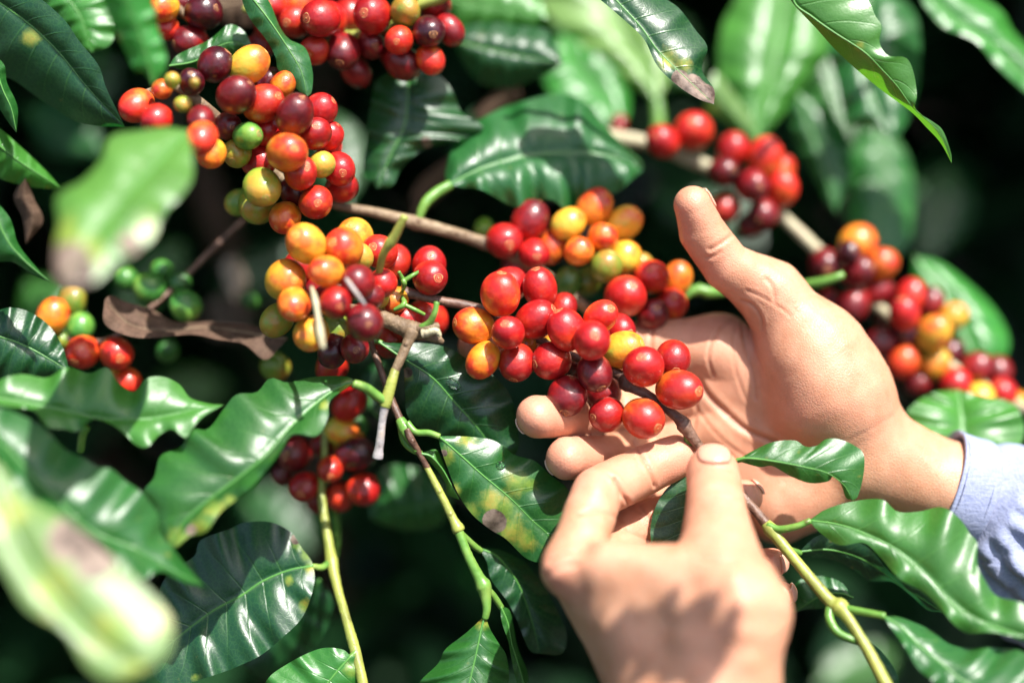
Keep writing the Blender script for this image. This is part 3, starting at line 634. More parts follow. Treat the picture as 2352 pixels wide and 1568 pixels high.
cherries(b5, [
 (495, 149, 40, 'P', -6), (572, 149, 42, 'Y', -4), (543, 218, 42, 'D', -14), (604, 238, 45, 'B', -8), (677, 264, 43, 'D', -10), (736, 252, 37, 'R', 8), (618, 187, 29, 'P', 12), (650, 196, 29, 'O', 10),
 (725, 307, 37, 'R', -2, 731, 296), (757, 312, 32, 'R', 14), (758, 342, 28, 'R', 16), (569, 313, 31, 'G', -6), (545, 352, 33, 'L', 0), (612, 303, 31, 'R', 2), (659, 350, 45, 'O', -10), (739, 378, 31, 'L', -4),
 (779, 388, 38, 'R', 8, 790, 400), (592, 370, 38, 'R', 4), (690, 397, 39, 'B', -6, 707, 388), (602, 430, 43, 'L', -8), (682, 440, 39, 'D', 6), (725, 465, 39, 'B', 0), (785, 430, 36, 'R', 14), (655, 500, 35, 'O', 2), (590, 470, 43, 'L', 12), (550, 465, 30, 'L', 24),
 (314, 243, 37, 'B', -10), (360, 275, 36, 'R', -22), (463, 318, 37, 'B', -34), (485, 352, 33, 'O', -14), (523, 290, 32, 'D', -4), (440, 188, 29, 'P', -12), (462, 275, 32, 'D', -26), (372, 205, 24, 'O', -16), (420, 240, 20, 'L', -24), (395, 185, 18, 'L', -26), (447, 190, 12, 'L', -30)], [s5], 0)
cherries(b5, [
 (1217, 505, 43, 'D', 0), (1158, 553, 42, 'R', -4, 1170, 565), (1228, 582, 35, 'R', -6, 1232, 590), (1268, 566, 37, 'B', 2), (1305, 514, 37, 'Y', 2), (1365, 475, 39, 'O', 4), (1433, 513, 38, 'Y', 6), (1384, 545, 34, 'O', -4, 1390, 540),
 (1330, 577, 34, 'O', -6, 1332, 570), (1437, 590, 37, 'Y', 2), (1393, 612, 37, 'L', -4), (1497, 636, 40, 'B', -2), (1556, 640, 34, 'O', 4), (1437, 680, 47, 'B', -10), (1540, 700, 38, 'B', 4), (1302, 648, 33, 'G', 4), (1500, 722, 36, 'D', 2),
 (1350, 645, 34, 'L', 12), (1185, 612, 33, 'D', 8), (1412, 712, 32, 'R', 0), (1112, 525, 24, 'L', 16), (1475, 610, 26, 'L', 12)], [s5], 38)
# leaves of it
petiole(b5, [(958, 512, 32, 9), (975, 470, 32, 12), (1000, 445, 34, 13), (1035, 424, 36, 12)])
leaf(b5, [(1030, 425), (1110, 386), (1200, 360), (1300, 350), (1400, 357), (1480, 390)],
     [(1022, 402), (1040, 340), (1080, 290), (1150, 250), (1230, 225), (1290, 215), (1350, 240), (1390, 290), (1440, 340), (1472, 370)],
     [(1060, 430), (1110, 438), (1180, 475), (1220, 468), (1265, 458), (1310, 484), (1360, 455), (1420, 440), (1452, 412)], z=(36, 48, 60), ze=(16, -6), col='mid', bulge=5, quilt=1.2, wave=3)
leaf(b5, [(431, 300), (359, 379), (287, 451), (220, 533), (169, 615), (152, 655)],
     [(380, 292), (328, 300), (256, 313), (231, 369), (190, 415), (132, 451), (136, 513), (126, 574), (130, 630)],
     [(441, 349), (441, 410), (410, 455), (372, 492), (354, 540), (313, 579), (267, 605), (215, 648)], z=(-66, -98, -122), ze=(8, -6), col='lime', cmul=0.8, quilt=0.2, wave=0.8, spots=[(160, 620, 60, 'b'), (300, 560, 24, 'b'), (200, 590, 55, 'y'), (150, 540, 45, 'y'), (345, 530, 36, 'y')], bulge=3)
leaf(b5, [(352, 195), (340, 140), (322, 80), (300, 20), (270, -60)], [(330, 165), (308, 160), (280, 103), (250, 41), (236, 0), (225, -50)], [(375, 170), (382, 128), (362, 67), (350, 0), (320, -50)], z=(-58, -72), col='lite', spots=[(270, 85, 14, 'y')], cmul=1.2)
leaf(b5, [(388, 152), (450, 140), (520, 100), (580, 108)], [(410, 125), (480, 92), (525, 57), (560, 72)], [(430, 162), (480, 155), (540, 140)], z=(10, 16), ze=(2, 6), col='mid')

# 6: the blurred branch at the right
b6 = NS('coffee_branch', 'blurred coffee branch with red and purple cherries running down the right behind the wrist', 1900, 590, 85)
_, s6 = stem(b6, [(1330, 295, 107, 11), (1410, 315, 105, 17), (1500, 332, 103, 16), (1580, 365, 101, 17), (1650, 395, 99, 16), (1740, 450, 97, 14), (1810, 510, 95, 14), (1895, 592, 93, 15), (1990, 680, 91, 13), (2090, 765, 89, 12), (2200, 850, 87, 12), (2340, 930, 87, 10), (2450, 990, 87, 9)], M_PALE, n=120)
cherries(b6, [
 (1592, 302, 44, 'B', 0), (1522, 325, 38, 'R', -4), (1684, 343, 38, 'R', -2), (1758, 362, 41, 'B', -4), (1790, 392, 36, 'B', 6), (1663, 395, 34, 'D', -8), (1727, 425, 38, 'D', -10), (1796, 432, 38, 'B', 0), (1663, 478, 36, 'B', -2), (1755, 490, 36, 'D', 0), (1725, 515, 30, 'D', 8), (1422, 283, 19, 'D', 20),
 (1970, 556, 41, 'O', 0), (1950, 580, 27, 'P', -12), (2025, 607, 38, 'O', 0), (1894, 608, 38, 'D', -6), (1970, 622, 34, 'D', -6), (2017, 670, 33, 'D', 0), (1960, 700, 37, 'D', -4), (2092, 677, 33, 'R', 0), (2137, 692, 31, 'D', 2), (2078, 720, 34, 'R', -6), (2190, 726, 32, 'Y', 2), (2145, 765, 38, 'Y', -8), (2082, 764, 33, 'P', -2), (2025, 787, 34, 'D', 0), (1907, 692, 24, 'D', 8),
 (2075, 832, 36, 'B', 0), (2147, 835, 33, 'Y', 0), (2188, 805, 28, 'P', 6), (2243, 842, 35, 'D', -2), (2293, 848, 30, 'D', 6), (2195, 880, 36, 'R', -8), (2108, 880, 32, 'D', 0), (2250, 912, 33, 'Y', -6), (2302, 902, 34, 'R', -4), (2337, 925, 27, 'O', 0), (2030, 730, 26, 'P', 12)], [s6], 88)
petiole(b6, [(1506, 330, 126, 13), (1512, 280, 127, 16), (1508, 230, 129, 14)])
leaf(b6, [(1508, 236), (1480, 160), (1430, 70), (1380, -60)], [(1470, 205), (1400, 150), (1320, 90), (1250, 20), (1240, -60)], [(1530, 195), (1548, 120), (1530, 40), (1480, -60)], z=(130, 165), ze=(4, 4), col='pale', bulge=5)
leaf(b6, [(1290, 80), (1330, 150), (1390, 220), (1432, 300)], [(1350, 90), (1420, 120), (1445, 200), (1445, 260)], [(1262, 130), (1250, 190), (1310, 250), (1390, 285)], z=(150, 128), ze=(8, -8), col='lite', bulge=4)
petiole(b6, [(1735, 400, 120, 10), (1738, 350, 121, 12), (1740, 318, 122, 10)])
leaf(b6, [(1740, 322), (1745, 250), (1770, 180), (1790, 90), (1805, 0), (1815, -80)],
     [(1702, 290), (1680, 230), (1650, 150), (1660, 60), (1690, 0), (1720, -70)], [(1780, 285), (1830, 220), (1872, 170), (1912, 110), (1902, 30), (1880, -60)], z=(122, 134, 158), ze=(4, 4), col='lite', bulge=6, quilt=0.8, wave=1.0)
leaf(b6, [(1740, 326), (1690, 272), (1625, 200)], [(1705, 305), (1655, 272), (1622, 252)], [(1725, 270), (1690, 220), (1645, 165)], z=(122, 110), col='pale', cmul=0.7, spots=[(1635, 255, 20, 'y')])
leaf(b6, [(2000, -40), (1990, 80), (1995, 190), (2045, 320)], [(1905, 90), (1920, 180), (1935, 250), (1952, 290), (1990, 284)], [(2100, 30), (2112, 170), (2092, 260), (2068, 305)], z=(125, 96), col='mid', bulge=5)
leaf(b6, [(1830, 210), (1862, 300), (1895, 380), (1920, 490)], [(1815, 260), (1830, 330), (1868, 400), (1900, 465)], [(1905, 250), (1945, 330), (1955, 400), (1935, 455)], z=(125, 120), col='mid', bulge=4)
leaf(b6, [(2020, 280), (2030, 400), (2020, 500), (2005, 620)], [(1960, 330), (1945, 450), (1958, 560)], [(2080, 350), (2100, 450), (2080, 570)], z=(160, 150), col='lite', cmul=0.7)
leaf(b6, [(2100, 590), (2180, 680), (2215, 760), (2250, 840)], [(2100, 650), (2150, 740), (2200, 810)], [(2170, 610), (2275, 700), (2318, 780), (2300, 830)], z=(125, 105), col='lite', cmul=1.1, bulge=5)
leaf(b6, [(2200, 895), (2208, 960), (2210, 1020), (2212, 1100)], [(2135, 905), (2082, 950), (2110, 1010), (2180, 1070)], [(2265, 910), (2332, 930), (2352, 1000), (2300, 1065)], z=(66, 44), ze=(-2, -2), col='lite', bulge=4)

# 7: top middle
b7 = NS('coffee_branch', 'coffee branch at top edge with packed dull red cherries and a single green one', 900, 20, 28)
_, s7 = stem(b7, [(560, 20, 40, 9), (680, 60, 38, 10), (800, 80, 34, 10), (900, 60, 30, 10), (960, 14, 26, 12), (1010, -4, 24, 14), (1080, -40, 20, 14)], M_YELL)
cherries(b7, [
 (855, 35, 44, 'R', -8, 842, 40), (802, 35, 38, 'R', 4), (757, 45, 41, 'R', 4), (736, 43, 44, 'R', -6, 710, 50), (680, 50, 38, 'B', 0), (625, 18, 40, 'B', 4), (690, 5, 36, 'B', 12), (788, 118, 40, 'D', -4), (722, 116, 34, 'B', -4), (853, 102, 34, 'D', 0), (916, 93, 33, 'B', -10, 914, 102),
 (985, 72, 37, 'P', -6, 996, 86), (1033, 69, 33, 'D', -2), (931, 27, 35, 'L', -8, 940, 20), (988, 137, 31, 'B', -2), (925, 145, 39, 'D', 0), (818, 165, 33, 'D', 10), (1000, 14, 36, 'D', 4), (830, -6, 36, 'R', 10), (600, 105, 30, 'D', 14), (900, 130, 26, 'D', 12), (620, 60, 34, 'R', 12)], [s7], 28)
leaf(b7, [(560, -30), (590, 10), (622, 52), (662, 112), (692, 165), (706, 222)], [(556, 0), (575, 45), (610, 90), (632, 130), (642, 165), (690, 212)], [(612, -5), (642, 60), (664, 90), (702, 112), (718, 165), (716, 210)], z=(2, 6), ze=(2, 5), col='mid', bulge=2)
leaf(b7, [(940, 160), (930, 280), (895, 360), (866, 432)], [(870, 180), (850, 250), (840, 330), (835, 398)], [(1006, 172), (1042, 215), (1060, 258), (1112, 298), (1030, 328), (970, 345), (920, 390), (902, 426)], z=(44, 40), ze=(6, 4), col='dark', spots=[(980, 328, 12, 'b')], bulge=3)
leaf(b7, [(1040, 95), (1130, 115), (1200, 130), (1292, 145)], [(1062, 62), (1130, 52), (1200, 60), (1250, 68), (1280, 110)], [(1060, 140), (1100, 190), (1170, 202), (1230, 182), (1275, 158)], z=(70, 66), ze=(8, 8), col='dark', bulge=4, quilt=1.2)
leaf(b7, [(1020, 0), (1150, 20), (1260, 45)], [(1060, -60), (1160, -50), (1240, 0)], [(1060, 60), (1140, 70), (1220, 65)], z=(84, 80), col='lite')

# 8: far top left
b8 = NS('coffee_branch', 'short coffee branch with orange and dark cherries at the top left edge', 420, 30, 20)
_, s8 = stem(b8, [(330, -60, 20, 9), (390, 0, 22, 9), (440, 50, 24, 9), (470, 90, 26, 7)], M_BARK)
cherries(b8, [(375, 18, 34, 'O', -6), (382, 64, 29, 'B', -2), (468, 28, 42, 'P', 0), (437, 95, 37, 'D', 0), (420, 5, 37, 'P', 6)], [s8], 22)
leaf(b8, [(480, 30), (530, 10), (590, 10), (640, 40)], [(500, -30), (560, -50), (620, -20)], [(500, 50), (550, 60), (610, 60)], z=(60, 64), col='dead', mat=M_DEAD)
leaf(b8, [(-40, -20), (60, 50), (135, 120), (200, 200), (287, 292)], [(60, -20), (140, 38), (182, 95), (226, 150), (243, 200), (267, 250)], [(-30, 140), (40, 190), (110, 240), (190, 285)], z=(10, 6), ze=(-5, 14), wave=0.6, col='dark', spots=[(75, 90, 26, 'y')], bulge=3)
leaf(b8, [(110, -50), (180, 30), (210, 120)], [(90, 0), (140, 60), (180, 110)], [(230, -30), (268, 40), (255, 100)], z=(34, 34), col='lite')

# 9: small cluster lower left
b9 = NS('coffee_branch', 'shaded twig with orange and small green cherries left of the dried leaf', 220, 790, 30)
_, s9 = stem(b9, [(560, 505, 60, 7), (490, 570, 56, 7), (420, 640, 50, 7), (330, 720, 44, 7), (250, 780, 40, 7), (170, 780, 40, 6), (100, 760, 42, 6)], M_BARKD)
cherries(b9, [(122, 726, 36, 'O', 0), (168, 690, 32, 'L', 6), (185, 750, 30, 'G', 4), (190, 809, 38, 'B', -8), (267, 811, 39, 'B', -8), (143, 782, 20, 'L', 4), (295, 876, 30, 'B', 0), (268, 872, 26, 'O', 6), (385, 805, 26, 'G', 30)], [s9], 38)
cherries(b9, [(345, 662, 37, 'G', 0), (412, 652, 29, 'G', 4), (427, 702, 36, 'G', -4), (290, 640, 28, 'G', 12), (372, 620, 24, 'G', 12), (632, 842, 33, 'L', -2), (575, 690, 20, 'G', 30)], [s9], 48)
leaf(b9, [(-40, 760), (60, 795), (160, 852)], [(0, 712), (50, 710), (105, 740), (142, 792)], [(0, 880), (60, 880), (120, 868)], z=(6, 10), col='dark', bulge=3)
leaf(b9, [(-30, 440), (10, 540), (50, 592), (114, 647)], [(-20, 585), (30, 602), (72, 628)], [(22, 500), (42, 560), (82, 612)], z=(-20, -16), col='mid')
leaf(b9, [(-20, 320), (50, 375), (140, 432)], [(-10, 400), (50, 425), (110, 434)], [(-10, 290), (45, 335), (105, 392)], z=(10, 26), col='lite')
leaf(b9, [(-20, 120), (4, 200), (26, 250), (38, 305)], [(-20, 200), (0, 250), (22, 285)], [(10, 150), (16, 190), (40, 245)], z=(0, 4), col='mid')
leaf(b9, [(870, 960), (850, 930), (860, 870), (880, 830)], [(830, 940), (825, 900), (840, 850)], [(890, 930), (895, 890), (895, 850)], z=(50, 55), col='dark')

# 10: near leaves at the left edge
b10 = NS('coffee_branch', 'leafy shoot reaching in from the lower left, its nearest leaf very blurred and bright', 60, 1000, -50)
stem(b10, [(-120, 900, -50, 12), (-60, 930, -52, 11), (-30, 980, -60, 10), (-20, 1080, -90, 10)], M_GREEN)
leaf(b10, [(-60, 912), (0, 915), (77, 928), (154, 944), (226, 962), (287, 962), (359, 959), (441, 941), (514, 929)],
     [(0, 872), (51, 859), (108, 867), (154, 843), (205, 857), (246, 844), (272, 880), (308, 900), (338, 868), (379, 866), (415, 885), (436, 913), (480, 926)],
     [(0, 930), (77, 944), (108, 980), (149, 985), (179, 990), (215, 960), (256, 974), (292, 1002), (313, 1022), (338, 1026), (364, 1000), (395, 985), (426, 1006), (441, 985), (467, 957)], z=(-40, -30, -22), ze=(7, -6), col='lite', cmul=0.9, bulge=3, wave=4, quilt=1.2)
leaf(b10, [(-60, 950), (0, 1010), (67, 1082), (128, 1144), (215, 1221), (308, 1257), (385, 1303), (470, 1345)],
     [(0, 936), (51, 954), (103, 985), (149, 1031), (190, 1051), (226, 1072), (256, 1077), (287, 1103), (328, 1133), (364, 1185), (369, 1226), (400, 1262), (430, 1300)],
     [(-20, 1010), (31, 1123), (120, 1190), (226, 1245), (277, 1308), (328, 1331), (369, 1310), (422, 1335)], z=(-62, -60, -46), ze=(12, -10), col='mid', bulge=3, wave=3)
leaf(b10, [(-40, 1050), (0, 1130), (62, 1270), (133, 1370), (205, 1450), (275, 1500), (345, 1530)],
     [(0, 1068), (60, 1142), (150, 1190), (235, 1262), (325, 1340), (390, 1420), (388, 1500)],
     [(-60, 1230), (5, 1305), (62, 1395), (150, 1450), (200, 1530), (262, 1566)], z=(-96, -112, -122), ze=(5, -6), col='cream', cmul=0.9, quilt=0.0, wave=0.0, spots=[(165, 1235, 48, 'b'), (222, 1285, 42, 'b'), (120, 1350, 60, 'y'), (270, 1440, 60, 'y'), (365, 1430, 50, 'y'), (20, 1180, 60, 'y'), (310, 1540, 40, 'y')], bulge=4)
petiole(b10, [(185, 1035, -20, 9), (190, 1000, -24, 9), (200, 980, -26, 8)])

# 11: single leaves whose stalks start above or beside the frame
b11 = NS('coffee_branch', 'leafy shoot above the upper right whose long bright leaf hangs down with a curled tip', 1850, -90, 0)
stem(b11, [(1300, -130, 10, 10), (1600, -120, 6, 10), (1850, -100, 0, 10), (2150, -130, 60, 10), (2300, -160, 80, 9)], M_GREEN)
leaf(b11, [(1840, -80), (1822, 0), (1866, 40), (1917, 76), (1985, 120), (2030, 165), (2062, 200), (2095, 245), (2143, 289), (2166, 322), (2186, 375)],
     [(1800, -50), (1815, 0), (1876, 67), (1927, 123), (2009, 195), (2091, 256), (2127, 292), (2160, 328)],
     [(1950, -60), (1994, 0), (2010, 36), (2025, 60), (2020, 97), (2040, 128), (2081, 133), (2099, 169), (2106, 220), (2102, 251), (2138, 277), (2165, 299), (2184, 350)], z=(-6, -8, -2), ze=(10, -1), col='lite', cmul=1.0, spots=[(1975, 105, 14, 'y')], bulge=1.5, quilt=0.9, wave=1.5)
leaf(b11, [(1350, -80), (1410, -5), (1470, 60), (1510, 115), (1560, 165), (1640, 240)],
     [(1450, -80), (1520, -10), (1560, 20), (1598, 70), (1625, 110), (1612, 160), (1640, 205)],
     [(1330, -40), (1385, 5), (1440, 52), (1480, 92), (1510, 152), (1558, 198), (1605, 228)], z=(2, -2), ze=(8, -2), col='dark', spots=[(1590, 205, 30, 'b'), (1560, 180, 18, 'b'), (1530, 140, 26, 'y'), (1620, 220, 26, 'b'), (1570, 150, 20, 'y')], bulge=3)
leaf(b11, [(2100, -80), (2150, 0), (2210, 55), (2280, 100), (2400, 220)], [(2110, -10), (2140, 35), (2170, 65), (2240, 95), (2290, 152), (2360, 215)], [(2170, -60), (2230, -20), (2300, 25), (2330, 75), (2400, 150)], z=(86, 82), ze=(-6, 10), col='lite', bulge=4)

# 12: leaves of the shrub's upper shoots, above the frame; the sun comes through between them onto the lower hand
SC = np.array([0.30, 0.74, -0.58]); SC /= np.linalg.norm(SC)
def up_sun(P, z, t):
    out = []
    for x, y in P:
        q = cf(x, y, z)+SC*t; k = q[2]*0.36/1176; out.append((q[0]/k+1176, 784-q[1]/k))
    return out, (q[2]-D0)*1000
b12 = NS('coffee_branch', 'leafy coffee shoot above the frame shading the lower hand', 1900, -700, -240)
SH = lambda P: [(x-35, y+45) for x, y in P]
for Mp, Lp, Rp, t in (([(1180, 1330), (1250, 1400), (1330, 1490), (1400, 1620)], [(1150, 1400), (1190, 1490), (1280, 1600)], [(1260, 1325), (1350, 1370), (1390, 1440), (1450, 1540)], 0.33),
                      ([(1390, 1450), (1450, 1510), (1520, 1580), (1560, 1700)], [(1375, 1480), (1410, 1550), (1470, 1640)], [(1450, 1440), (1540, 1490), (1610, 1600)], 0.38)):
    Mp, Lp, Rp = SH(Mp), SH(Lp), SH(Rp)
    a, zz = up_sun(Mp, -50, t); b_, _ = up_sun(Lp, -50, t); c_, _ = up_sun(Rp, -50, t)
    leaf(b12, a, b_, c_, z=(zz, zz-6), col='mid', nu=36, nv=8)
a, zz = up_sun(SH([(1390, 1450), (1290, 1400), (1180, 1330), (1000, 1300)]), -50, 0.35); stem(b12, [(x, y, zz, 4) for x, y in a]+[(a[-1][0]-300, a[-1][1]-700, zz+30, 5)], M_GREEN)

# dried leaves caught in the branches
dl = leaf(None, [(660, 778), (600, 770), (480, 752), (380, 758), (300, 745), (240, 690)], [(640, 768), (575, 745), (480, 738), (400, 738), (345, 708), (292, 694), (255, 678)], [(640, 800), (608, 826), (560, 790), (500, 780), (440, 768), (350, 776), (290, 770), (240, 742)], z=(30, 34, 22), ze=(8, -9), col='dead', mat=M_DEAD, bulge=3, wave=5, name='dried_leaf')
tagobj(dl, 'curled dark brown dried leaf lying level between the small green cherries and the orange cluster', 'leaf')
for P, lab, zz, cc in (([(1090, 330), (1040, 380), (980, 440), (950, 500)], 'blurred brown dried leaf hanging behind the pale-ribbed leaf in the middle', 110, 'dead'),
                       ([(60, 400), (55, 450), (75, 500), (60, 560)], 'blurred brown dried leaf at the left edge under the dim green leaf', 20, 'dead'),
                       ([(540, 580), (535, 610), (542, 650), (538, 690)], 'small pale scrap standing for a bright background spot above the dried brown leaf', 150, 'palespot'),  # brightness of a background spot put into the pale colour
                       ([(1190, 180), (1160, 220), (1120, 260), (1110, 300)], 'small brown dried leaf in the shade right of the top cluster', 100, 'dead')):
    A = np.array(P, float); off = 26 if cc == 'palespot' else (34 if P[0][0] > 1000 else 24)
    dlf = leaf(None, P, [(x-off, y) for x, y in P[1:-1]], [(x+off, y+8) for x, y in P[1:-1]], z=(zz, zz+10), col=cc, mat=M_DEAD, rib=False, name='dried_leaf', nu=24, nv=6)
    tagobj(dlf, lab, 'leaf')

# water drops on the leaves
def drop_mat():
    m, n, l, b = newmat('water'); b.inputs['Transmission Weight'].default_value = 1.0; b.inputs['Roughness'].default_value = 0.02
    b.inputs['IOR'].default_value = 1.33; b.inputs['Base Color'].default_value = (0.95, 1, 0.97, 1); return m
M_W = drop_mat()
def on_leaf(x, y, z):                          # where the sight line to a photo point meets the leaves near depth z
    return wl(cf(x, y, z))
def drop(x, y, z, rx, ry, lab, ang=0.0):
    V = []; F = []; ns, nr = 20, 8
    for i in range(nr+1):
        th = math.pi*0.5*i/nr
        for j in range(ns):
            a = 2*math.pi*j/ns; q = 1+0.08*math.sin(2*a+1)
            X, Y = math.sin(th)*math.cos(a)*q*rx, math.sin(th)*math.sin(a)*q*ry
            X, Y = X*math.cos(ang)-Y*math.sin(ang), X*math.sin(ang)+Y*math.cos(ang)
            V.append(RT*px(X)+UP*px(Y)-FW*px(math.cos(th)*min(rx, ry)*0.55))
    for i in range(nr):
        for j in range(ns):
            j2 = (j+1) % ns; F.append((i*ns+j, (i+1)*ns+j, (i+1)*ns+j2, i*ns+j2))
    F.append(tuple(nr*ns+j for j in range(ns-1, -1, -1)))
    o = ob('water_drop', mesh('water_drop', V, F, M_W)); o.location = Vector(wl(cf(x, y, z)))
    tagobj(o, lab, 'water drop')
DROPS = [(1147, 1069, 13, 13, 'round water drop on the yellow-blotched leaf', 0.0), (1040, 880, 20, 11, 'long water drop on the dark leaf below the orange cherries', -0.6)]
# ---------------- the picker's hands ----------------
def skin_material():
    m, n, l, b = newmat('skin'); tc = n.new('ShaderNodeTexCoord')
    at = n.new('ShaderNodeAttribute'); at.attribute_name = 'flush'; ss = n.new('ShaderNodeSeparateColor'); l.new(at.outputs['Color'], ss.inputs[0])
    nz = noise_(n, l, 60, tc.outputs['Object'], 5, 0.7); n2 = noise_(n, l, 190, tc.outputs['Object'], 4, 0.6)
    c = ramp_(n, l, nz, [(0.30, (0.43, 0.190, 0.100)), (0.70, (0.58, 0.315, 0.195))])
    c = mix_(n, l, math_(n, l, 'MULTIPLY_ADD', noise_(n, l, 28, tc.outputs['Object'], 3, 0.6), 2.6, -1.2, clamp=True), c, (0.58, 0.235, 0.140))
    c = mix_(n, l, ss.outputs[0], c, (0.64, 0.255, 0.170))          # palm side and fingertips: pinker
    c = mix_(n, l, math_(n, l, 'MULTIPLY', ss.outputs[1], 0.8), c, (0.36, 0.12, 0.06))   # creases
    c = mix_(n, l, math_(n, l, 'MULTIPLY_ADD', n2, 0.5, -0.15, clamp=True), c, (0.64, 0.36, 0.25))
    l.new(c, b.inputs['Base Color'])
    b.inputs['Subsurface Weight'].default_value = 0.25; b.inputs['Subsurface Radius'].default_value = (1.0, 0.38, 0.20)
    b.inputs['Subsurface Scale'].default_value = 0.0035
    l.new(math_(n, l, 'MULTIPLY_ADD', n2, 0.25, 0.33), b.inputs['Roughness']); b.inputs['Specular IOR Level'].default_value = 0.42
    vo = n.new('ShaderNodeTexVoronoi'); vo.feature = 'DISTANCE_TO_EDGE'; vo.inputs['Scale'].default_value = 900; l.new(tc.outputs['Object'], vo.inputs['Vector'])
    v2 = n.new('ShaderNodeTexVoronoi'); v2.feature = 'DISTANCE_TO_EDGE'; v2.inputs['Scale'].default_value = 260; l.new(tc.outputs['Object'], v2.inputs['Vector'])
    h = math_(n, l, 'ADD', math_(n, l, 'MULTIPLY', math_(n, l, 'MINIMUM', vo.outputs['Distance'], 0.25), 0.6), math_(n, l, 'MULTIPLY', math_(n, l, 'MINIMUM', v2.outputs['Distance'], 0.10), 0.5))
    h = math_(n, l, 'ADD', h, math_(n, l, 'MULTIPLY', noise_(n, l, 90, tc.outputs['Object'], 2), 0.6))
    l.new(bump_(n, l, h, 0.0006, 0.65), b.inputs['Normal'])
    return m
M_SKIN = skin_material()
def nail_material():
    m, n, l, b = newmat('fingernail'); b.inputs['Base Color'].default_value = (0.74, 0.45, 0.36, 1); b.inputs['Roughness'].default_value = 0.25
    b.inputs['Subsurface Weight'].default_value = 0.25; b.inputs['Subsurface Scale'].default_value = 0.002
    uv = n.new('ShaderNodeUVMap'); uv.uv_map = 'nailmap'; sp = n.new('ShaderNodeSeparateXYZ'); l.new(uv.outputs[0], sp.inputs[0])
    f = math_(n, l, 'MULTIPLY_ADD', sp.outputs[0], 16.0, -14.4, clamp=True)
    l.new(mix_(n, l, f, (0.62, 0.31, 0.215), (0.68, 0.50, 0.38)), b.inputs['Base Color']); return m
M_NAIL = nail_material()

def J(x, y, z, r):                              # a joint: photo px, mm beyond focus, radius px -> mm in camera frame
    return np.append(cf(x, y, z)*1000, px(r, z)*1000)
class Hand:
    """signed distance of a hand: palm cones melted together, each finger a chain of its own"""
    def __init__(s, palm, fingers, kp=9, kf=3.0, kj=6.0):
        s.palm, s.fingers, s.kp, s.kf, s.kj = palm, fingers, kp, kf, kj
    @staticmethod
    def cone(P, a, b):
        ba = b[:3]-a[:3]; L = ba.dot(ba)
        h = np.clip(((P-a[:3])@ba)/L, 0, 1)
        d = P-a[:3]-h[..., None]*ba
        return np.sqrt((d*d).sum(-1))-(a[3]+(b[3]-a[3])*h)
    @staticmethod
    def smin(a, b, k):
        h = np.clip(0.5+0.5*(b-a)/k, 0, 1); return b*(1-h)+a*h-k*h*(1-h)
    def sdf(s, P):
        P = np.asarray(P, float); d = None
        for a, b in s.palm:
            q = s.cone(P, a, b); d = q if d is None else s.smin(d, q, s.kp)
        f = None
        for ch in s.fingers:
            g = None
            for a, b in zip(ch[:-1], ch[1:]):
                q = s.cone(P, a, b); g = q if g is None else np.minimum(g, q)
            f = g if f is None else s.smin(f, g, 0.8)
        return s.smin(d, f, s.kj)
    def normal(s, P):
        e = 0.4; g = np.stack([s.sdf(P+np.eye(3)[i]*e)-s.sdf(P-np.eye(3)[i]*e) for i in range(3)], -1)
        return g/(np.linalg.norm(g, axis=-1, keepdims=True)+1e-9)
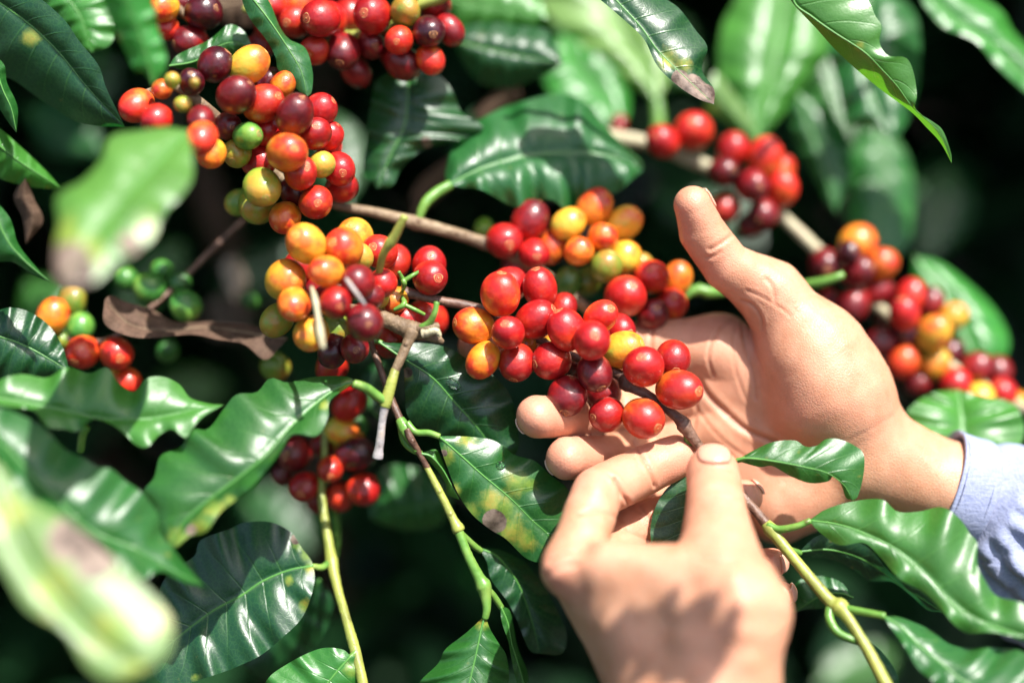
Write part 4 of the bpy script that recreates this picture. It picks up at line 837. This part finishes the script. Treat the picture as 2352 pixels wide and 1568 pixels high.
def surface_net(h, lo, hi, st):
    ax = [np.arange(lo[i], hi[i], st) for i in range(3)]
    n = [len(a) for a in ax]; G = np.empty(n, np.float32)
    Y, Z = np.meshgrid(ax[1], ax[2], indexing='ij')
    coarse_step = 4; cax = [a[::coarse_step] for a in ax]
    CX = np.stack(np.meshgrid(*cax, indexing='ij'), -1); CD = h.sdf(CX)
    # fill from the coarse field, then evaluate exactly near the surface only
    G = CD.repeat(4, 0).repeat(4, 1).repeat(4, 2)[:n[0], :n[1], :n[2]].astype(np.float32)
    near = np.abs(G) < st*coarse_step*2.2
    I = np.argwhere(near); P = np.stack([ax[k][I[:, k]] for k in range(3)], 1)
    val = np.empty(len(P), np.float32)
    for k in range(0, len(P), 400000): val[k:k+400000] = h.sdf(P[k:k+400000])
    G[near] = val
    ins = G < 0
    c = [ins[i:n[0]-1+i, j:n[1]-1+j, k:n[2]-1+k] for i in (0, 1) for j in (0, 1) for k in (0, 1)]
    sm = sum(x.astype(np.int8) for x in c); act = (sm > 0) & (sm < 8)
    cid = -np.ones(act.shape, np.int64); A = np.argwhere(act); cid[act] = np.arange(len(A))
    acc = np.zeros((len(A), 3)); cnt = np.zeros(len(A))
    cor = [(i, j, k) for i in (0, 1) for j in (0, 1) for k in (0, 1)]
    for a in cor:
        for d in range(3):
            if a[d] == 1: continue
            b = list(a); b[d] = 1
            ga = G[A[:, 0]+a[0], A[:, 1]+a[1], A[:, 2]+a[2]]; gb = G[A[:, 0]+b[0], A[:, 1]+b[1], A[:, 2]+b[2]]
            m = (ga < 0) != (gb < 0); t = np.where(m, ga/(ga-gb+1e-12), 0)
            p = np.tile(np.array(a, float), (len(A), 1)); p[:, d] += t
            acc[m] += p[m]; cnt[m] += 1
    V = np.array([ax[k][0] for k in range(3)])+(A+acc/cnt[:, None])*st
    Q = []
    for d in range(3):
        o = [k for k in range(3) if k != d]
        sl = lambda off, d=d: tuple(slice(1, n[k]-1) if k != d else slice(off, n[k]-1+off) for k in range(3))
        a = ins[sl(0)]; b = ins[sl(1)]; ed = np.argwhere(a != b)
        flip = a[tuple(ed.T)]
        g = ed.copy(); g[:, o[0]] += 1; g[:, o[1]] += 1
        def cc(u, v):
            q = g.copy(); q[:, o[0]] -= u; q[:, o[1]] -= v; return cid[q[:, 0], q[:, 1], q[:, 2]]
        q = np.stack([cc(1, 1), cc(0, 1), cc(0, 0), cc(1, 0)], 1)
        fl = flip if d != 1 else ~flip
        q[~fl] = q[~fl][:, ::-1]; Q.append(q)
    Q = np.vstack(Q); Q = Q[(Q >= 0).all(1)]
    # bring vertices exactly onto the surface
    for _ in range(2): V = V-h.normal(V)*h.sdf(V)[:, None]
    return V, Q
def to_px(V):                                   # camera frame mm -> photo px
    k = 1176/(0.36*V[:, 2]); return np.stack([V[:, 0]*k+1176, 784-V[:, 1]*k], 1)
def seg_dist(XY, P):
    P = cat_rom(np.array(P, float), 40); d = np.full(len(XY), 1e9)
    for a, b in zip(P[:-1], P[1:]):
        ba = b-a; t = np.clip(((XY-a)@ba)/(ba@ba+1e-9), 0, 1); d = np.minimum(d, np.linalg.norm(XY-a-t[:, None]*ba, axis=1))
    return d
def build_hand(h, name, parent, lo, hi, creases, mounds, tips, label, st=0.8):
    V, Q = surface_net(h, lo, hi, st); N = h.normal(V); XY = to_px(V)
    facing = np.clip(-N[:, 2]*1.6, 0, 1)
    disp = np.zeros(len(V)); cr = np.zeros(len(V))
    for P, wdt, dep in creases:
        d = seg_dist(XY, P); g = np.exp(-(d/wdt)**2)*facing
        disp -= dep*g; disp += dep*0.30*np.exp(-((d-wdt*2.4)/(wdt*1.4))**2)*facing; cr = np.maximum(cr, np.exp(-(d/(wdt*0.8))**2)*facing*min(1, dep))
    for x, y, r, a in mounds:
        disp += a*np.exp(-((XY[:, 0]-x)**2+(XY[:, 1]-y)**2)/(r*r))*facing
    # low, slow irregularity of flesh over bone
    disp += 0.22*np.sin(V[:, 0]*0.21+1)*np.sin(V[:, 1]*0.25)+0.10*np.sin(V[:, 0]*0.55)*np.sin(V[:, 2]*0.5+V[:, 1]*0.4)
    V = V+N*disp[:, None]
    fl = np.zeros((len(V), 4), np.float32); fl[:, 3] = 1
    for x, y, z, r, a in tips:
        c = cf(x, y, z)*1000; fl[:, 0] = np.maximum(fl[:, 0], a*np.exp(-((V-c)**2).sum(1)/(r*r)))
    fl[:, 1] = cr
    Wd = w(V/1000); base = Wd.mean(0)
    me = fastmesh(name, Wd-base, Q, M_SKIN)
    at = me.color_attributes.new('flush', 'FLOAT_COLOR', 'POINT'); at.data.foreach_set('color', fl.ravel())
    o = ob(name, me, parent); o.location = Vector(base)-top_loc(parent); o['label'] = label
    return o
def nail(h, hand, c, n, a, ln, wd, label=None):
    """c: J()-like centre; n: outward, a: towards the tip (camera frame right, up, ahead); ln, wd mm"""
    c = np.array(c[:3]); n = np.array(n, float); n /= np.linalg.norm(n); a = np.array(a, float); a -= n*a.dot(n); a /= np.linalg.norm(a); s = np.cross(a, n)
    nu, nv = 14, 13; U = np.linspace(-1, 1, nu); Vv = np.linspace(-1, 1, nv); P = []
    for u in U:
        ww = wd*(1-0.10*(u > 0)*u**4-0.18*(u < 0)*u**4)
        for v in Vv:
            cu = u*ln*(1-0.16*v*v) if u > 0 else u*ln*(1-0.28*v*v)
            P.append(c+a*cu+s*v*ww+n*16)
    P = np.array(P)
    P = P-n*13.0
    for _ in range(8): P = P-h.normal(P)*h.sdf(P)[:, None]*0.9
    N = h.normal(P); U2 = np.repeat(U, nv); V2 = np.tile(Vv, nu)
    edge = np.maximum(np.abs(V2), np.where(U2 < 0, -U2, 0))
    P = P+N*(0.45-0.55*np.clip((edge-0.82)/0.18, 0, 1)+0.1*np.clip(U2-0.3, 0, 1))[:, None]
    idx = np.arange(nu*nv).reshape(nu, nv); Q = np.stack([idx[:-1, :-1], idx[:-1, 1:], idx[1:, 1:], idx[1:, :-1]], -1).reshape(-1, 4)
    Wd = w(P/1000); base = Wd.mean(0); me = fastmesh('fingernail', Wd-base, Q, M_NAIL)
    uvl = me.uv_layers.new(name='nailmap'); li = np.zeros(len(me.loops), np.int32); me.loops.foreach_get('vertex_index', li)
    uv = np.stack([(U2+1)/2, (V2+1)/2], 1); uvl.data.foreach_set('uv', uv[li].astype(np.float32).ravel())
    o = ob('fingernail', me, hand); o.location = Vector(base)-top_loc(hand)
    md = o.modifiers.new('thick', 'SOLIDIFY'); md.thickness = 0.0005; md.offset = -1
    return o

person = thing('person', 'person in a light blue cuffed sleeve picking cherries with both bare hands', 'person', wl(cf(2100, 1400, 40)))
# the open palm (right hand, coming in from the right)
pr = [(J(1650, 802, 38, 76), J(1960, 1030, 34, 106)), (J(1640, 890, 42, 74), J(1960, 1035, 34, 106)), (J(1650, 985, 42, 74), J(1960, 1045, 34, 104)), (J(1690, 1085, 42, 76), J(1960, 1050, 34, 102)),
      (J(1790, 1155, 34, 92), J(1970, 1060, 32, 100)), (J(1770, 672, 20, 68), J(1868, 815, 22, 118)), (J(1868, 815, 22, 118), J(1905, 900, 24, 136)), (J(1905, 900, 24, 136), J(1985, 1030, 30, 112)),
      (J(1985, 1035, 30, 112), J(2090, 1085, 30, 98)), (J(2090, 1085, 30, 98), J(2190, 1124, 30, 100)), (J(2190, 1124, 30, 100), J(2520, 1255, 40, 100))]
fr = [[J(1592, 471, 6, 44), J(1612, 532, 10, 53), J(1670, 612, 14, 56), J(1768, 672, 20, 72)],
      [J(1098, 797, 24, 46), J(1290, 802, 38, 54), J(1460, 800, 42, 62), J(1650, 802, 38, 76)],
      [J(1234, 957, -4, 49), J(1345, 955, 22, 50), J(1450, 935, 44, 55), J(1640, 890, 42, 70)],
      [J(1302, 1052, -2, 49), J(1390, 1048, 22, 49), J(1485, 1030, 44, 52), J(1650, 985, 42, 68)],
      [J(1400, 1150, 20, 39), J(1455, 1142, 34, 42), J(1535, 1128, 46, 47), J(1690, 1085, 42, 66)]]
HR = Hand(pr, fr, kp=6, kj=6)
creR = [([(1632, 573), (1655, 560), (1680, 540)], 4, .55), ([(1622, 592), (1640, 588), (1655, 578)], 4, .4), ([(1700, 690), (1728, 700), (1748, 728), (1752, 756)], 3.4, .55), ([(1716, 668), (1745, 680), (1790, 705), (1815, 725)], 3.2, .3),
        ([(1704, 726), (1660, 746), (1636, 782), (1628, 820), (1640, 860)], 3.2, .5), ([(1700, 730), (1709, 783), (1722, 830), (1732, 870), (1736, 915)], 3.4, .5), ([(1690, 735), (1684, 790), (1690, 850), (1712, 915)], 3.4, .28),
        ([(1608, 880), (1630, 912), (1665, 945), (1711, 985), (1766, 1010), (1840, 1045)], 6, 1.1), ([(1596, 930), (1640, 990), (1700, 1040), (1760, 1075)], 3.5, .3), ([(1720, 745), (1728, 790), (1755, 850)], 3, .25),
        ([(1950, 1010), (1990, 990), (2050, 955)], 5, .12), ([(1760, 640), (1775, 660), (1780, 690)], 4, .35),
        ([(1430, 905), (1437, 935), (1432, 965)], 4.5, .8), ([(1455, 1010), (1464, 1035), (1458, 1060)], 4.5, .8), ([(1500, 745), (1495, 790), (1500, 830)], 4, .6), ([(1580, 850), (1600, 930), (1590, 1010)], 3.5, .35), ([(1290, 770), (1285, 800), (1290, 830)], 4, .6)]
mndR = [(1640, 830, 60, 1.2), (1660, 1000, 60, 0.8), (1870, 880, 90, 2.0), (1600, 500, 30, 0.6), (1232, 960, 28, 0.8), (1302, 1052, 26, 0.8)]
tipR = [(1655, 590, 5, 9, .35), (1790, 640, 5, 14, .4), (1820, 980, 8, 20, .35), (1592, 480, 0, 14, .5), (1098, 797, 20, 14, .7), (1234, 957, -6, 13, .75), (1302, 1052, -4, 13, .75), (1400, 1150, 20, 12, .7), (1700, 1150, 30, 26, .35), (1840, 1210, 25, 22, .55), (1640, 860, 30, 22, .3), (1600, 740, 30, 16, .3)]
rh = build_hand(HR, 'hand', person, (-32, -110, 505), (255, 66, 625), creR, mndR, tipR, 'open hand held palm up under the cherries, thumb raised')
nail(HR, rh, J(1622, 450, 8, 0), (0.8, 0.25, 0.6), (-0.25, 1, 0), 5.5, 3.6)
nail(HR, rh, J(1222, 968, 0, 0), (-0.72, -0.30, 0.62), (-0.3, -0.1, -1), 4.6, 3.6)
nail(HR, rh, J(1290, 1062, 2, 0), (-0.72, -0.30, 0.62), (-0.3, -0.1, -1), 4.6, 3.6)
nail(HR, rh, J(1090, 797, 30, 0), (-0.2, -0.1, 1.0), (-1, 0, 0), 5.5, 5.0)
# the pinching hand (left hand, coming up from below)
pl_ = [(J(1312, 1305, -36, 60), J(1480, 1420, -44, 105)), (J(1480, 1420, -44, 105), J(1585, 1660, -50, 160)), (J(1395, 1302, -48, 60), J(1640, 1345, -56, 92)), (J(1655, 1265, -42, 70), J(1690, 1400, -58, 112)), (J(1690, 1400, -58, 112), J(1622, 1660, -58, 172)),
       (J(1360, 1360, -16, 62), J(1500, 1480, -20, 100)), (J(1500, 1480, -20, 100), J(1600, 1680, -40, 150)), (J(1600, 1680, -52, 165), J(1590, 2000, -60, 160)), (J(1330, 1330, -26, 60), J(1560, 1600, -40, 140))]
fl_ = [[J(1552, 1050, 8, 52), J(1478, 1080, 1, 57), J(1372, 1132, -14, 59), J(1312, 1300, -38, 64)],
       [J(1712, 1140, 12, 40), J(1580, 1160, 18, 45), J(1452, 1212, 12, 48), J(1345, 1340, -16, 60)],
       [J(1773, 1292, 4, 34), J(1650, 1302, 20, 40), J(1500, 1320, 16, 46), J(1360, 1380, -8, 60)],
       [J(1796, 1364, 0, 30), J(1670, 1380, 14, 36), J(1530, 1400, 16, 42), J(1400, 1450, -4, 60)],
       [J(1637, 1084, -16, 60), J(1641, 1122, -20, 64), J(1644, 1168, -30, 70), J(1652, 1265, -44, 86)]]
HL = Hand(pl_, fl_, kp=9, kj=5.5)
creL = [([(1462, 1030), (1482, 1058), (1495, 1085), (1503, 1116)], 3.6, .8), ([(1412, 1100), (1428, 1132), (1440, 1150), (1448, 1168)], 4, .9), ([(1400, 1090), (1420, 1112), (1424, 1140)], 3, .4), ([(1322, 1182), (1365, 1172), (1395, 1178), (1430, 1198)], 4.5, .5),
        ([(1471, 1160), (1484, 1178), (1497, 1196)], 3.6, .7), ([(1454, 1168), (1475, 1180), (1490, 1200)], 3, .4), ([(1604, 1150), (1650, 1142), (1694, 1152)], 3.4, .38), ([(1606, 1163), (1650, 1157), (1692, 1165)], 3.2, .3), ([(1612, 1176), (1650, 1171), (1688, 1178)], 3.2, .22), ([(1600, 1262), (1650, 1270), (1705, 1262)], 5, .6), ([(1606, 1282), (1655, 1290), (1705, 1280)], 5, .5), ([(1270, 1290), (1300, 1270), (1330, 1268)], 5, .6), ([(1262, 1320), (1295, 1300), (1330, 1296)], 5, .5),
        ([(1735, 1255), (1755, 1262), (1780, 1268)], 3.5, .5), ([(1725, 1270), (1750, 1272), (1772, 1275)], 3.5, .4), ([(1775, 1440), (1790, 1420), (1805, 1410)], 4, .4), ([(1765, 1490), (1785, 1470), (1808, 1455)], 4, .4), ([(1440, 1215), (1500, 1245), (1545, 1258)], 5, .5)]
mndL = [(1690, 1330, 30, 1.8), (1700, 1390, 30, 1.8), (1708, 1450, 30, 1.6), (1714, 1520, 30, 1.4), (1590, 1350, 36, -1.2), (1620, 1430, 36, -1.2), (1640, 1510, 36, -1.0), (1545, 1400, 30, 1.4), (1560, 1470, 34, 1.4), (1275, 1310, 30, 2.0), (1345, 1250, 24, -1.2), (1460, 1330, 50, -1.1), (1775, 1420, 30, -1.2), (1370, 1180, 20, -0.6), (1640, 1125, 30, -0.4), (1370, 1120, 26, 0.9), (1305, 1300, 40, 1.4), (1660, 1250, 45, 0.8), (1560, 1330, 80, 0.8), (1720, 1430, 60, 0.9), (1400, 1400, 60, -0.9), (1500, 1500, 60, -0.6)]
tipL = [(1262, 1305, -45, 11, .6), (1340, 1110, -18, 10, .5), (1652, 1262, -60, 12, .4), (1645, 1155, -42, 9, .4), (1560, 1045, 0, 15, .75), (1430, 1110, -15, 12, .35), (1712, 1140, 5, 12, .7), (1785, 1292, 0, 10, .8), (1805, 1364, -4, 10, .8), (1637, 1070, -22, 13, .4), (1490, 1190, 5, 14, .3)]
lh = build_hand(HL, 'hand', person, (5, -250, 430), (125, -20, 600), creL, mndL, tipL, 'lower hand seen from the thumb side, pinching the stem between thumb and finger')
nail(HL, lh, J(1637, 1044, -20, 0), (0.05, 0.86, -0.50), (0.0, 0.5, 1.0), 7.0, 8.4)
nail(HL, lh, J(1724, 1126, 12, 0), (0.85, 0.5, 0.1), (0.5, -0.8, 0.2), 3.4, 2.8)
nail(HL, lh, J(1790, 1292, 0, 0), (1.0, 0.1, -0.1), (0.1, 1.0, -0.2), 5.0, 4.2)
nail(HL, lh, J(1812, 1362, -2, 0), (1.0, 0.15, -0.1), (0.1, 1.0, -0.2), 4.6, 3.8)

# sleeve
from mathutils import noise as mnoise
def cloth_material():
    m, n, l, b = newmat('light_blue_cotton'); tc = n.new('ShaderNodeTexCoord')
    wv1 = n.new('ShaderNodeTexNoise'); wv1.inputs['Scale'].default_value = 900; wv1.inputs['Detail'].default_value = 2
    mp = n.new('ShaderNodeMapping'); mp.inputs['Scale'].default_value = (1, 0.25, 1); l.new(tc.outputs['Object'], mp.inputs[0]); l.new(mp.outputs[0], wv1.inputs['Vector'])
    mp2 = n.new('ShaderNodeMapping'); mp2.inputs['Scale'].default_value = (0.2, 1, 1); l.new(tc.outputs['Object'], mp2.inputs[0])
    w2 = noise_(n, l, 900, mp2.outputs[0], 2)
    f = math_(n, l, 'MULTIPLY_ADD', math_(n, l, 'ADD', wv1.outputs[0], w2), 1.1, -0.6, clamp=True)
    l.new(mix_(n, l, f, (0.19, 0.22, 0.36), (0.33, 0.36, 0.51)), b.inputs['Base Color']); b.inputs['Roughness'].default_value = 0.85
    b.inputs['Sheen Weight'].default_value = 0.2; b.inputs['Specular IOR Level'].default_value = 0.15
    l.new(bump_(n, l, f, 0.0003, 0.6), b.inputs['Normal']); return m
M_CL = cloth_material()
def ring_surface(name, parent, path, rad, nseg=160, nlen=60, wave=None, thick=0.0009, crump=0.0):
    A = np.array([list(cf(*p[:3])) for p in path]); Q = cat_rom(np.hstack([A, np.array(rad)[:, None]]), nlen)
    P, R = Q[:, :3], Q[:, 3]; T = np.gradient(P, axis=0); T /= np.linalg.norm(T, axis=1)[:, None]
    B = np.array([0, 0, 1.0]); V = []
    for i in range(nlen):
        s1_ = np.cross(T[i], B); s1_ /= np.linalg.norm(s1_); s2_ = np.cross(T[i], s1_)
        for k in range(nseg):
            th = 2*math.pi*k/nseg; r, sh_ = wave(i/(nlen-1), th) if wave else (1, 0)
            q = P[i]+(s1_*math.cos(th)+s2_*math.sin(th)*0.88)*(R[i]*r)+T[i]*sh_
            if crump:
                k_ = min(1, i/nlen*3); q = q+(s1_*math.cos(th)+s2_*math.sin(th))*crump*k_*(0.5-abs(mnoise.noise(Vector(q)*45))*2.2-abs(mnoise.noise(Vector(q)*120+Vector((3, 1, 5))))*0.9)
            V.append(q)
    F = [(i*nseg+k, i*nseg+(k+1) % nseg, (i+1)*nseg+(k+1) % nseg, (i+1)*nseg+k) for i in range(nlen-1) for k in range(nseg)]
    Wd = w(np.array(V)); base = Wd.mean(0); me = fastmesh(name, Wd-base, np.array(F), M_CL)
    o = ob(name, me, parent); o.location = Vector(base)-top_loc(parent)
    md = o.modifiers.new('thick', 'SOLIDIFY'); md.thickness = thick; md.offset = 0
    return o
phs = rng.uniform(0, 6.28, 6)
def gath(t, th):
    e = math.sin(min(1, t*5)*math.pi/2)
    k = 18; g = math.sin(k*th+1.2*math.sin(3*th+phs[0])+3.0*t*math.sin(2*th+phs[1]))
    fade = math.exp(-t*2.6)
    big = math.sin(7*th+phs[2]+5*t)*0.055+math.sin(4*th+phs[3]-7*t)*0.05+math.sin(11*th+phs[4]+11*t+2*math.sin(5*th))*0.028
    cr = 0.03*abs(math.sin(9*t+2.5*math.sin(3*th+phs[5])))
    return 1+(0.085*g*fade*e)+big*min(1, t*2.5)+cr*min(1, t*3), 0.002*math.sin(5*th+phs[1])*t
sl = ring_surface('sleeve', person, [(2205, 1127, 30), (2236, 1137, 31), (2262, 1150, 32), (2300, 1178, 33), (2360, 1235, 36), (2550, 1320, 40), (2800, 1440, 44)],
                  [0.0200, 0.0202, 0.0262, 0.0295, 0.0350, 0.043, 0.048], wave=lambda t, th: gath(max(0, t-0.08)/0.92, th), nseg=300, nlen=120, crump=0.0048)
sl['label'] = 'light blue gathered cotton sleeve'
cf_o = ring_surface('cuff', sl, [(2166, 1114, 30), (2200, 1125, 30), (2234, 1136, 31)], [0.0222, 0.0220, 0.0222], wave=lambda t, th: (1+0.012*math.sin(3*th+1)+0.006*math.sin(7*th), 0), nseg=120, nlen=18, thick=0.0016)
cf_o['label'] = 'plain flat cuff band'
for (cx, cy, cz, rr_) in ((2168, 1114.5, 30, 0.0231), (2229, 1134.5, 31, 0.0229)):
    c = cf(cx, cy, cz); T = cf(2234, 1136, 31)-cf(2166, 1114, 30); T /= np.linalg.norm(T); s1_ = np.cross(T, [0, 0, 1.0]); s1_ /= np.linalg.norm(s1_); s2_ = np.cross(s1_, T)
    th = np.linspace(0, 2*np.pi, 121); rw = rr_*(1+0.012*np.sin(3*th+1)+0.006*np.sin(7*th))
    P = w(c+s1_*(rw*np.cos(th))[:, None]+s2_*(rw*np.sin(th)*0.88)[:, None]); V, F = tube_geo(P-top_loc(cf_o), np.full(121, 0.00045), 6, 0.3)
    so = ob('seam', mesh('seam', V, F, M_CL), cf_o); so.location = (0, 0, 0)

# ---------------- water drops, set down on the leaf under them ----------------
bpy.context.view_layer.update()
dg = bpy.context.evaluated_depsgraph_get()
for x, y, rx, ry, lab, ang in DROPS:
    d = Vector(wl(cf(x, y, 0))-CAM).normalized()
    hit, loc, nrm, *_ = S.ray_cast(dg, Vector(CAM), d)
    if hit:
        zz = (np.array(loc)-CAM).dot(FW); drop(x, y, (zz-D0)*1000+0.1, rx, ry, lab, ang)
